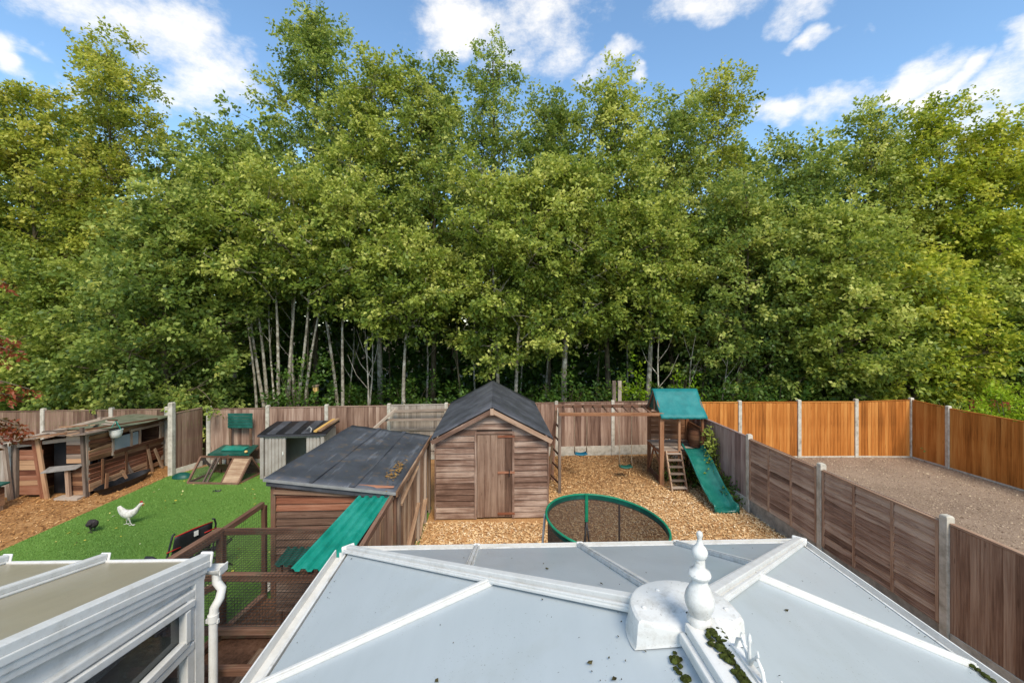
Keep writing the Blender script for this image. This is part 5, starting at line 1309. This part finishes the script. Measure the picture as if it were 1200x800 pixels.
# ---------------------------------------------------------------- small trampoline with net
def trampoline():
    root = thing('trampoline', 'small round trampoline with green hoop and dark safety net', 'trampoline', (1.0, 4.75, 0))
    c = V(1.045, 4.72, 1.83); Rr = .665
    tilt = lambda a: -.06*math.cos(a)+.02*math.sin(a)
    H = lambda a, r=Rr: V(c.x+r*math.cos(a), c.y+r*math.sin(a), c.z+tilt(a))
    Bt = lambda a, z, r=Rr: V(c.x+r*math.cos(a), c.y+r*math.sin(a), z)
    n = 48; A = [2*math.pi*k/n for k in range(n)]
    m = MB(); m.tube([H(a) for a in A], .014, 10, closed=True); m.build('top_hoop', M['tramp_green'], root, smooth=True)
    m = MB(); m.grid([[H(a, Rr-.012)+V(0,0,-dz) for a in A] for dz in (.0, .03, .065)], closed_u=True); m.build('hoop_sleeve', M['green_dark'], root, smooth=True)
    zip_a = math.pi/2+.17
    rows = []
    for z in (1.0, .75, .5, .25, 0):
        row = []
        for a in A: t = H(a, Rr-.015); row.append(V(t.x, t.y, .34+(t.z-.05-.34)*z))
        rows.append(row)
    m = MB(); m.grid(rows, closed_u=True); m.build('net', M['net'], root, smooth=True)
    m = MB(); t = H(zip_a, Rr-.02); m.bar(t+V(0,0,.015), V(t.x, t.y, t.z-.34), .040, .022, up=(0,1,0)); m.build('green_sleeve', M['tramp_green'], root, bevel=.008)
    for s in (-1, 1):
        m = MB(); m.tube([V(t.x, t.y-.01, t.z-.33), V(t.x+s*.05, t.y-.005, t.z-.75), V(t.x+s*.07, t.y, .4)], .010, 6); m.build('strap', M['black'], root, smooth=True)
    for k, (a, out) in enumerate(((zip_a-.62, 0), (math.pi-.05, .12), (-.1, .0), (-1.2, .0), (-2.3, .0), (zip_a, .02))):
        m = MB(); t = H(a, Rr+.012); b = Bt(a, .02, Rr+.03+out*.6); m.tube([t, (t+b)/2+V(math.cos(a)*out*.3, 0, 0), b], .013, 8); m.build('pole', M['black'] if k != 1 else M['metal'], root, smooth=True)
    m = MB(); m.tube([Bt(a, .34) for a in A], .020, 8, closed=True); m.build('lower_frame', M['metal'], root, smooth=True)
    m = MB(); m.grid([[Bt(a, .37, r) for a in A] for r in (Rr+.02, Rr-.10)], closed_u=True); m.build('edge_pad', M['tramp_green'], root, smooth=True)
    m = MB(); m.grid([[Bt(a, .345-.02*(1-r/.56), r) for a in A] for r in (.56, .3, .02)], closed_u=True); m.build('jumping_mat', M['black'], root, smooth=True)
trampoline()

# stray garden pieces
def odds():
    for k, px in enumerate((719.5, 726)):
        m = MB(); p = U(px, 446, 13.75); m.bar(V(p.x, p.y, 0), V(p.x, p.y, p.z+.0), .11, .09, up=(0,1,0)); o = m.build('timber_post', M['coop_grey']); tag(o, ('left grey timber post of the pair behind the back fence', 'right grey timber post of the pair behind the back fence')[k], 'post')
    # leaning frame behind the low shed roof
    root = thing('leaning_trellis', 'slanted grey timber frame against the back fence behind the low shed', 'trellis', (-3.6, 12.2, 0))
    for a, b in ((U(438, 502, 11.9), U(464, 479, 12.45)), (U(462, 482, 12.4), U(528, 480, 12.5)), (U(448, 492, 12.3), U(528, 491, 12.4))):
        m = MB(); m.bar(a, b, .06, .06); m.build('frame_bar', M['coop_grey'], root)
    m = MB(); p = U(440, 502, 11.95); m.bar(V(p.x, p.y, 0), p, .06, .06, up=(0,1,0)); m.build('leg', M['coop_grey'], root)
    m = MB(); p = U(526, 480, 12.5); m.bar(V(p.x, p.y, 0), p, .06, .06, up=(0,1,0)); m.build('leg', M['coop_grey'], root)
    # red screen beyond the orange fence
    root = thing('red_screen', 'dull red painted timber screen beyond the orange fence at the right', 'screen', (14.5, 13.0, 0))
    M['red_paint'] = m_wood('red_paint', (110,40,34), (146,58,48), (168,80,66), worn=.3)
    a = U(1136, 470, 13.0); b = U(1184, 470, 13.0)
    for i in range(14):
        f = (i+.5)/14; p = a+(b-a)*f; m = MB(); m.bar(V(p.x, p.y, 0), V(p.x, p.y, a.z), (b.x-a.x)/14-.006, .02, up=(0,1,0)); m.build('board', M['red_paint'], root)
    m = MB(); m.bar(a+V(-.04,0,.02), b+V(.04,0,.02), .07, .04); m.build('top_rail', M['red_paint'], root)
    # barrel planter for the bush by the slide
    p = V(5.0-.22, 10.75, 0)
    # bird box on a stem
odds()
# ---------------------------------------------------------------- trees and shrubs
def leaf_object(name, P, D, Nn, L, Wd, tint, mat, parent):
    S = unit(np.cross(Nn, D)); Nn = np.cross(D, S)
    l = L[:, None]; w = Wd[:, None]
    co = np.stack([P, P+D*l*.42+S*w*.5+Nn*w*.14, P+D*l-Nn*l*.10, P+D*l*.42-S*w*.5+Nn*w*.14], 1)
    off = OFF.get(parent.name, Vector((0,0,0))); co = co-np.array(off)
    me = attr_mesh(name, co, 4, [(0,1,2,3)], tint, mat)
    o = bpy.data.objects.new(name, me); COL.objects.link(o); o.parent = parent; OFF[o.name] = off; return o
def sprays(tips, dirs, k, spread, length, rng, leaf, base_tint, up=.55, tvar=.20):
    """k leaves along a short twig at every tip"""
    n = len(tips); s = rng.uniform(0, 1, (n, k, 1))**.8
    d = dirs[:, None, :]+rng.normal(0, .16, (n, k, 3))
    lat = rng.normal(0, 1, (n, k, 3)); lat[..., 2] *= .55
    lat = lat/np.linalg.norm(lat, axis=2, keepdims=True)
    ln = length if np.isscalar(length) else length[:, None, None]
    P = tips[:, None, :]+d*s*ln+lat*spread*rng.uniform(.15, 1, (n, k, 1))*(1.05-.6*s)
    D = lat*.9+dirs[:, None, :]*.7+rng.normal(0, .35, (n, k, 3)); D[..., 2] -= .25
    N = rng.normal(0, .55, (n, k, 3)); N[..., 2] += up; N += dirs[:, None, :]*.30
    st = rng.normal(0, .20, (n, 1)); t = base_tint[:, None]+st+rng.normal(0, tvar*.6, (n, k))
    L = rng.uniform(.75, 1.2, (n, k))*leaf
    sh = lambda a: a.reshape(-1, 3)
    return sh(P), unit(sh(D)), unit(sh(N)), L.reshape(-1), t.reshape(-1)
def crown_profile(u, pointed):
    return np.maximum(.05, np.sin(np.pi*np.clip(u, 0, 1)**.72)**.75*(1-pointed*np.clip(u-.45, 0, 1)))
def tree(name, label, px, Y, ytop, ybot, rx, mat, bark='bark', seed=0, leaves=22000, tint=.42, leaf=.140, trunk=.13, lean=0.0, pointed=.7, group='woodland trees behind the back fence', stems=1, ry=None, leaders=18, gap=1.0, limbs=34, k=22, skew=0.0):
    rng = np.random.default_rng(seed+100); rr = random.Random(seed)
    x = (px-600)/F*Y; H = CAM_H+(HOR-ytop)*Y/F; cb = CAM_H-(ybot-HOR)*Y/F; ry = ry or rx*.8; H -= .85
    root = thing(name, label, 'tree', (x, Y, 0), group)
    base = V(x, Y, 0)
    # trunk(s)
    m = MB(); axes = []
    for s in range(stems):
        bx = V((s-(stems-1)/2)*.26*(stems > 1)+rr.uniform(-.1, .1)*(stems > 1), rr.uniform(-.1, .1)*(stems > 1)*2, -.05)
        topx = lean*H+((s-(stems-1)/2)/stems*rx*1.5 if stems > 1 else 0)
        hh = H*(.93 if s == 0 else rr.uniform(.70, .9)); pts = []
        ph = rr.uniform(0, 6)
        for i in range(9):
            f = i/8; pts.append(base+bx+V(topx*f**1.2+.10*math.sin(ph+f*5), .10*math.cos(ph*1.3+f*4)-.3*f, hh*f))
        r0 = trunk*(1 if stems == 1 else rr.uniform(.55, .8)); axes.append(pts)
        m.tube(pts, [max(.012, r0*(1.15 if i == 0 else 1)*(1-.9*i/8)) for i in range(9)], 8)
    def axis_at(a, z):
        for p, q in zip(a[:-1], a[1:]):
            if p.z <= z <= q.z: return p+(q-p)*((z-p.z)/(q.z-p.z+1e-6))
        return a[-1]
    tips = []; dirs = []; bt = []
    for i in range(limbs):
        u = (i+.5)/limbs; u = u**.85; h = cb+(H-cb)*u; a = i*2.39996+rr.uniform(-.4, .4)
        pr = float(crown_profile(np.array(u), pointed))*rr.uniform(.70, 1.06)
        lt = rr.gauss(0, .10); ax = axes[i % stems]; cx = axis_at(ax, min(h, ax[-1].z))
        tgt = V(cx.x+math.cos(a)*rx*pr+skew*rx*(1-u), cx.y+math.sin(a)*ry*pr, h+rr.uniform(-.2, .2))
        dist = math.hypot(tgt.x-cx.x, tgt.y-cx.y); st = axis_at(ax, max(.5, min(ax[-1].z, h-dist*rr.uniform(.35, .75))))
        mid = (st+tgt)/2+V(0, 0, dist*.10); rl = max(.010, trunk*.32*(1-u*.6))
        m.tube([st, mid, tgt], [rl, rl*.6, rl*.25], 5, caps=False)
        nt = max(4, int(9*(.5+pr)))
        for j in range(nt):
            f = rr.uniform(.30, 1.0); p = (st*(1-f)*(1-f)+mid*2*f*(1-f)+tgt*f*f)
            q = p+V(max(-1.7, min(1.7, rr.gauss(0, 1))), max(-1.7, min(1.7, rr.gauss(0, 1))), max(-1, min(1.1, rr.gauss(.12, .62))))*(.24+.26*rx*.44)*gap
            if j % 2 == 0: m.tube([p, (p+q)/2+V(0,0,.05), q], [rl*.35+.004, rl*.25+.003, .004], 3, caps=False)
            dd = (q-p).normalized()*.6+V(math.cos(a), math.sin(a), .25+.6*u)*.55+V(rr.gauss(0,.2), rr.gauss(0,.2), rr.gauss(0,.2)); dd.normalize()
            tips.append(q); dirs.append(dd); bt.append(tint+lt+.30*(u-.5)+rr.gauss(0, .11))  # tint rises with height: sunlit crown tops put into the leaf colour
    m.build('trunk', M[bark], root, smooth=True)
    T = np.array([tuple(t) for t in tips]); Dr = np.array([tuple(t) for t in dirs]); Bt = np.array(bt)
    # each tip carries several leafy twigs
    per = max(1, int(round(leaves*1.3/(len(T)*k))))
    T2 = np.repeat(T, per, 0)+rng.normal(0, .21, (len(T)*per, 3))*np.array([1, 1, .55]); D2 = unit(np.repeat(Dr, per, 0)+rng.normal(0, .5, (len(T)*per, 3))); B2 = np.repeat(Bt, per)
    parts = [sprays(T2, D2, k, .17, .48, rng, leaf, B2)]
    # upright leading shoots break the outline
    nl = leaders
    if nl:
        uu = rng.uniform(.62, 1.0, nl); aa = rng.uniform(0, 2*np.pi, nl); pr = crown_profile(uu, pointed)*rng.uniform(.3, .95, nl)
        axp = [axis_at(axes[i % stems], cb+(H-cb)*uu[i]*.88) for i in range(nl)]
        LT = np.array([[p.x+math.cos(aa[i])*rx*pr[i], p.y+math.sin(aa[i])*ry*pr[i], cb+(H-cb)*uu[i]*.90] for i, p in enumerate(axp)])
        LD = unit(np.stack([np.cos(aa)*.25, np.sin(aa)*.25, np.ones(nl)], 1)+rng.normal(0, .12, (nl, 3)))
        ll = rng.uniform(.6, 1.2, nl)
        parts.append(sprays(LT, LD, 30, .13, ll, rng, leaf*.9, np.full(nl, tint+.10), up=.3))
        m = MB()
        for i in range(nl): m.tube([V(*LT[i]), V(*(LT[i]+LD[i]*ll[i]*.95))], [.012, .004], 3, caps=False)
        m.build('leading_shoots', M['bark'], root, kind='stuff')
    P, D, N, L, t = [np.concatenate(z) for z in zip(*parts)]
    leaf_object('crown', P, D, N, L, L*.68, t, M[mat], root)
    return root
def shrub(name, label, loc, size, mat, n, leaf, seed, cat='shrub', group=None, tint=.4, stems=6):
    rng = np.random.default_rng(seed+500); rr = random.Random(seed); o = V(*loc)
    root = thing(name, label, cat, loc, group); m = MB(); sx, sy, sz = size
    for i in range(stems):
        a = rr.uniform(0, 6.3); m.tube([o+V(rr.gauss(0,.1), rr.gauss(0,.1), -.05), o+V(math.cos(a)*sx*.3, math.sin(a)*sy*.3, sz*.5), o+V(math.cos(a)*sx*.6, math.sin(a)*sy*.6, sz*.9)], [.022, .014, .005], 5, caps=False)
    m.build('stem', M['bark'], root, smooth=True)
    k = 14; q = max(4, n//k); d = unit(rng.normal(0, 1, (q, 3))); d[:, 2] = np.abs(d[:, 2])*1.1-.12; r = rng.uniform(.45, 1.05, (q, 1))
    lob = 1+.25*np.sin(d[:, :1]*5+seed)*np.cos(d[:, 1:2]*4+seed*2)
    T = np.array(loc)+d*r*lob*np.array([sx, sy, sz]); T[:, 2] = np.maximum(T[:, 2], .05)
    D = unit(d+np.array([0, 0, .4])+rng.normal(0, .4, (q, 3)))
    P, D, N, L, t = sprays(T, D, k, leaf*1.2, leaf*3, rng, leaf, np.full(q, tint))
    leaf_object('foliage', P, D, N, L, L*.6, t, M[mat], root); return root

A_ = 'leaf_olive'; G_ = 'leaf_green'; D_ = 'leaf_deep'; Y_ = 'leaf_yellow'
TREES = [
 # px, Y, ytop, ybot, rx, mat, bark, kwargs, label
 (-45, 16.5, 60, 470, 3.0, G_, 'bark', dict(), 'leafy tree cut off by the left edge of the view'),
 (45, 17.5, 82, 440, 2.6, A_, 'bark', dict(leaves=26000, tint=.5), 'olive leaved tree near the left edge above the dark fence'),
 (140, 18.5, 34, 430, 3.0, A_, 'bark', dict(leaves=32000, tint=.52, pointed=.8, leaders=34), 'tall airy yellow olive tree, the highest at the left'),
 (85, 15.2, 290, 490, 2.6, G_, 'bark', dict(leaves=24000, tint=.36), 'low green tree overhanging the left of the chicken coop'),
 (200, 13.9, 200, 500, 2.3, D_, 'bark', dict(leaves=27000, tint=.42, ry=2.2), 'dense green tree whose branches hang over the coop roof'),
 (275, 16.4, 135, 400, 2.3, D_, 'bark_pale', dict(tint=0.36, leaves=22000), 'mid green tree between the coop and the pale multi-stemmed tree'),
 (334, 14.8, 170, 345, 2.2, G_, 'bark_pale', dict(tint=0.50, leaves=17000, stems=6, trunk=.115), 'pale multi-stemmed tree rising behind the plastic store'),
 (372, 18.6, -8, 350, 2.9, D_, 'bark', dict(tint=0.40, leaves=26000, pointed=.6), 'tallest dark green tree reaching the top edge left of centre'),
 (398, 15.2, 190, 360, 1.5, G_, 'bark_pale', dict(leaves=9000, stems=2, trunk=.10), 'slim pale twin-stemmed tree beside the multi-stemmed one'),
 (443, 17.2, 52, 350, 2.2, G_, 'bark_pale', dict(leaves=20000, tint=.46), 'green tree with yellowing sprays right of the tallest tree'),
 (476, 14.9, 260, 380, 1.5, G_, 'bark_pale', dict(leaves=9000, trunk=.085), 'slender straight pale tree behind the low shed'),
 (508, 17.8, 60, 390, 2.4, D_, 'bark', dict(leaves=22000, tint=.48), 'broad green tree in the middle behind the slender pale one'),
 (577, 20.0, 36, 395, 2.2, D_, 'bark', dict(leaves=18000, pointed=.85, tint=.44, leaders=26), 'pointed dark tree standing above the garden shed'),
 (596, 15.2, 165, 425, 2.0, G_, 'bark_pale', dict(tint=0.48, leaves=22000, stems=2, trunk=.11), 'green tree with drooping sprays just behind the garden shed roof'),
 (664, 15.6, 170, 400, 1.9, G_, 'bark_pale', dict(leaves=20000, trunk=.13, tint=.46), 'straight pale trunked tree right of the garden shed'),
 (645, 18.8, 92, 400, 2.2, D_, 'bark', dict(tint=0.34, leaves=19000), 'dark green tree behind the straight pale trunk'),
 (712, 17.4, 78, 400, 2.3, G_, 'bark', dict(leaves=22000, tint=.50), 'bright green tree behind the monkey bars'),
 (757, 15.8, 205, 395, 1.7, G_, 'bark_pale', dict(leaves=15000, trunk=.12), 'tree with tall pale trunk left of the play tower roof'),
 (785, 18.4, 92, 410, 2.2, D_, 'bark', dict(leaves=19000, tint=.46), 'green tree standing behind the play tower'),
 (836, 19.0, 66, 415, 2.2, A_, 'bark', dict(leaves=16000, pointed=.85, leaders=40, gap=1.15), 'thin topped olive tree with long upright shoots right of the tower'),
 (868, 15.8, 185, 470, 2.2, D_, 'bark', dict(leaves=24000, tint=.46), 'green tree behind the left part of the orange fence'),
 (925, 17.4, 142, 465, 2.3, D_, 'bark', dict(leaves=22000, tint=0.36), 'deep green tree behind the second orange fence panel'),
 (978, 15.0, 225, 480, 2.3, G_, 'bark', dict(leaves=25000, tint=.44), 'low spreading tree leaning over the orange fence middle'),
 (1015, 18.0, 112, 430, 2.5, G_, 'bark', dict(leaves=23000, tint=.52, leaders=34), 'yellowish green tree behind the low spreading one'),
 (1096, 17.6, 104, 430, 2.7, Y_, 'bark', dict(leaves=26000, tint=.48, leaders=34), 'yellow green tree above the orange fence corner'),
 (1070, 15.2, 275, 470, 2.1, Y_, 'bark', dict(leaves=21000, tint=.48), 'green tree directly behind the orange fence corner'),
 (1165, 17.0, 128, 430, 2.7, Y_, 'bark', dict(leaves=26000, tint=.54), 'brightest yellow green tree near the right edge'),
 (1185, 15.6, 300, 455, 2.4, G_, 'bark', dict(leaves=20000, tint=.46), 'dark green lower tree at the right edge'),
 (1265, 16.6, 140, 460, 2.8, Y_, 'bark', dict(leaves=18000), 'yellow green tree cut off by the right edge'),
]
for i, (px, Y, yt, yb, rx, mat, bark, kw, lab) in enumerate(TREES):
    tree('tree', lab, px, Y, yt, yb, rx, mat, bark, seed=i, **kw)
# darker trees further into the wood
for i, (px, Y, yt, yb, rx) in enumerate(((0, 22.5, 120, 430, 3.4), (95, 23, 110, 430, 3.4), (215, 22, 150, 430, 3.2), (310, 23, 120, 430, 3.4), (420, 22, 100, 420, 3.2), (530, 23.5, 115, 420, 3.4), (640, 22.5, 140, 420, 3.2), (745, 23, 145, 420, 3.4), (860, 22, 165, 430, 3.2), (960, 23, 160, 430, 3.4), (1060, 22.5, 150, 430, 3.4), (1180, 23, 160, 440, 3.6))):
    names = ('left edge', 'tall yellow olive tree', 'coop', 'multi-stemmed tree', 'tallest tree', 'broad middle tree', 'garden shed', 'monkey bars', 'play tower', 'low spreading tree', 'orange fence corner', 'right edge')
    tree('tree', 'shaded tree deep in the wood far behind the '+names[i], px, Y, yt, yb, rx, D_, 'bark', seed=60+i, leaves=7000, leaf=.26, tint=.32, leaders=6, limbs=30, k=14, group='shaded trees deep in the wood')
# thin bare stems in the shade under the crowns
STEMS = [(300, 14.6, 305, -.07), (322, 14.9, 330, -.04), (345, 15.4, 330, -.02), (362, 15.8, 320, .0), (410, 16.2, 380, .03), (432, 15.1, 370, .03), (428, 14.6, 392, .04), (540, 15.5, 380, -.03), (556, 16.4, 330, .01), (583, 16, 330, .03), (612, 17, 340, .0), (700, 17.5, 330, .01), (735, 18, 330, -.02), (768, 15.0, 392, .05), (805, 15.4, 390, .09), (822, 16, 370, .10), (845, 15.2, 400, .06), (640, 17.6, 340, .02), (500, 17.4, 340, -.01), (455, 17.8, 340, .01)]
SL = {}
def bare_stem(i, px, Y, yt, lean):
    rr = random.Random(300+i); x = (px-600)/F*Y; H = CAM_H+(HOR-yt)*Y/F
    m = MB(); pts = [V(x+lean*H*f**1.3+.06*math.sin(i+f*5), Y+.05*math.cos(i*2+f*4), H*f-.05) for f in [q/8 for q in range(9)]]
    r0 = rr.uniform(.035, .065)
    m.tube(pts, [r0*(1-.75*q/8) for q in range(9)], 7)
    for q in range(3):
        p = pts[4+q]; a = rr.uniform(0, 6.3); m.tube([p, p+V(math.cos(a)*.4, math.sin(a)*.3, .5), p+V(math.cos(a)*.7, math.sin(a)*.4, 1.2)], [.016, .010, .004], 4, caps=False)
    side = ('leaning left', 'leaning right')[lean > 0] if abs(lean) > .03 else 'standing upright'
    near = [(315, 'behind the green bench'), (380, 'behind the plastic store'), (460, 'behind the low shed roof'), (570, 'left of the garden shed roof peak'), (650, 'right of the garden shed roof peak'), (750, 'behind the monkey bars'), (800, 'behind the play tower'), (900, 'right of the play tower')]
    w = next(n for lim, n in near if px < lim)
    SL[w+side] = SL.get(w+side, 0)+1; side = ('', 'second ', 'third ', 'fourth ', 'fifth ')[SL[w+side]-1] and ('', 'second', 'third', 'fourth', 'fifth')[SL[w+side]-1]+' one '+side or side
    o = m.build('bare_stem', M['bark_pale'] if i % 4 != 3 else M['bark'], smooth=True); tag(o, 'thin bare stem %s %s' % (side, w), 'tree stem', 'thin bare stems under the trees')
for i, s in enumerate(STEMS): bare_stem(i, *s)
# bird box on the pale stem
r = thing('bird_box', 'small pale bird box fixed to a stem behind the plastic store', 'bird box', tuple(U(370, 456, 14.55)))
p = U(370, 456, 14.55); m = MB(); m.bar(p+V(0,0,-.12), p+V(0,0,.10), .14, .12, up=(0,1,0)); m.build('box', M['pale_timber'], r, bevel=.005)
m = MB(); m.bar(p+V(-.09,0,.12), p+V(.09,0,.12), .17, .025, up=(0,-.2,1)); m.build('roof', M['coop_grey'], r); m = MB(); m.lathe([(.022,0), (.022,.003)], V(p.x, p.y-.063, p.z), 10); m.build('dark_entrance_disc', M['black'], r)  # black disc stands in for the shade inside the entrance
# undergrowth behind the fences
for i, px in enumerate(range(-20, 1240, 62)):
    rr = random.Random(900+i); Y = rr.uniform(14.4, 16.5); x = (px-600)/F*Y; h = rr.uniform(1.5, 2.6)
    if 470 < px < 880: h *= .8
    where = 'coop' if px < 230 else 'green bench and store' if px < 420 else 'low shed' if px < 520 else 'garden shed' if px < 650 else 'swings' if px < 780 else 'play tower' if px < 850 else 'orange fence'
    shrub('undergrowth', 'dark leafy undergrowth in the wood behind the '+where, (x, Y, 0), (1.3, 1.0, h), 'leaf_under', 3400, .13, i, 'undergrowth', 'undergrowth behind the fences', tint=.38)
def backdrop():
    # the wood goes on: a deep mass of shaded leaves that nobody could count
    rng = np.random.default_rng(77); n = 90000
    P = np.stack([rng.uniform(-36, 38, n), rng.uniform(20, 29, n), rng.uniform(0, 1, n)**1.1*9.5], 1)
    D = unit(rng.normal(0, 1, (n, 3))); N = unit(rng.normal(0, .6, (n, 3))+np.array([0, -.3, .6])); L = rng.uniform(.28, .50, n)
    root = bpy.data.objects.new('woodland', None)
    S = unit(np.cross(N, D)); N = np.cross(D, S); l = L[:, None]
    co = np.stack([P, P+D*l*.42+S*l*.34, P+D*l, P+D*l*.42-S*l*.34], 1)
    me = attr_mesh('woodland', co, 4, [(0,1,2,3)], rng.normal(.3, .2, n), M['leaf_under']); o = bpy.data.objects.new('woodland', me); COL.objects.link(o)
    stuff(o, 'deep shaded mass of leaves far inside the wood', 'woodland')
backdrop()
# planting near the play tower and right-hand corner
shrub('climbing_shrub', 'leafy green shrub growing between the play tower and the boundary fence', (4.86, 10.38, 0), (.15, .38, 1.32), 'leaf_green', 1300, .085, 41, tint=.5)
shrub('low_shrub', 'small dark green plant under the slide by the boundary fence', (4.95, 9.9, 0), (.12, .5, .40), 'leaf_under', 700, .08, 42, tint=.45)
shrub('fern_clump', 'low green plants in the shade beneath the tower deck', (4.35, 10.9, 0), (.4, .35, .5), 'leaf_under', 700, .08, 43, tint=.4)
m = MB(); m.lathe([(.17, 0), (.21, .14), (.22, .26), (.20, .40), (.17, .42)], V(4.72, 10.9, .90), 16); tag(m.build('barrel_planter', M['coop'], smooth=True, auto=50), 'round brown wooden planter on the tower deck beside the slide', 'planter')
shrub('sapling', 'lime green sapling behind the back fence left of the tower roof', (4.0, 14.1, 0), (.75, .4, 2.5), 'leaf_lime', 1500, .11, 44, tint=.35)
shrub('sapling', 'small lime green sapling behind the tower roof', (5.6, 14.1, 0), (.6, .4, 2.4), 'leaf_lime', 1100, .11, 45, tint=.3)
shrub('lime_shrub', 'bright lime green shrub beyond the orange fence at the right edge', (14.35, 12.3, 0), (.85, .5, 2.25), 'leaf_lime', 9000, .085, 46, tint=.6)
shrub('lime_shrub', 'smaller lime green shrub left of the bright one beyond the orange fence', (13.25, 12.1, 0), (.42, .4, 1.78), 'leaf_lime', 3600, .08, 47, tint=.5)
shrub('blue_shrub', 'grey green bush beyond the orange fence beside the red screen', (12.75, 12.5, 0), (.5, .5, 1.85), 'leaf_deep', 2200, .09, 48, tint=.55)
# copper-leaved tree that reaches in at the left edge
def copper():
    root = thing('copper_tree', 'copper red leaved branches reaching in at the left edge', 'tree', (-6.5, 4.7, 0)); rng = np.random.default_rng(5); m = MB()
    m.tube([V(-6.6, 4.7, -.05), V(-6.6, 4.72, 2), V(-6.55, 4.7, 3.6), V(-6.6, 4.7, 5.4)], [.07, .06, .04, .01], 8)
    T = []; Dr = []
    for px, py, Y in ((14, 398, 4.75), (18, 412, 4.7), (36, 456, 4.8), (20, 466, 4.85), (22, 498, 4.7), (10, 502, 4.75), (30, 505, 4.8), (8, 332, 4.8), (2, 470, 4.7), (0, 420, 4.8), (-14, 520, 4.7), (-10, 380, 4.8), (-25, 300, 4.7), (-30, 260, 4.8), (4, 512, 4.6)):
        e = U(px, py, Y); s = V(-6.58, 4.7, min(5.2, e.z+.18)); md = (s+e)/2+V(0,0,.10); m.tube([s, md, e], [.014, .009, .004], 5, caps=False)
        for f in np.linspace(.2, 1, 12):
            p = s*(1-f)**2+md*2*f*(1-f)+e*f*f; T.append(tuple(p)); Dr.append((.55, 0, -.55))
    m.build('trunk', M['bark'], root, smooth=True)
    T = np.array(T); Dr = unit(np.array(Dr)+rng.normal(0, .3, (len(T), 3)))
    P, D, N, L, t = sprays(T, Dr, 11, .055, .10, rng, .06, np.full(len(T), .45)); leaf_object('crown', P, D, N, L, L*.5, t, M['leaf_red'], root)
copper()
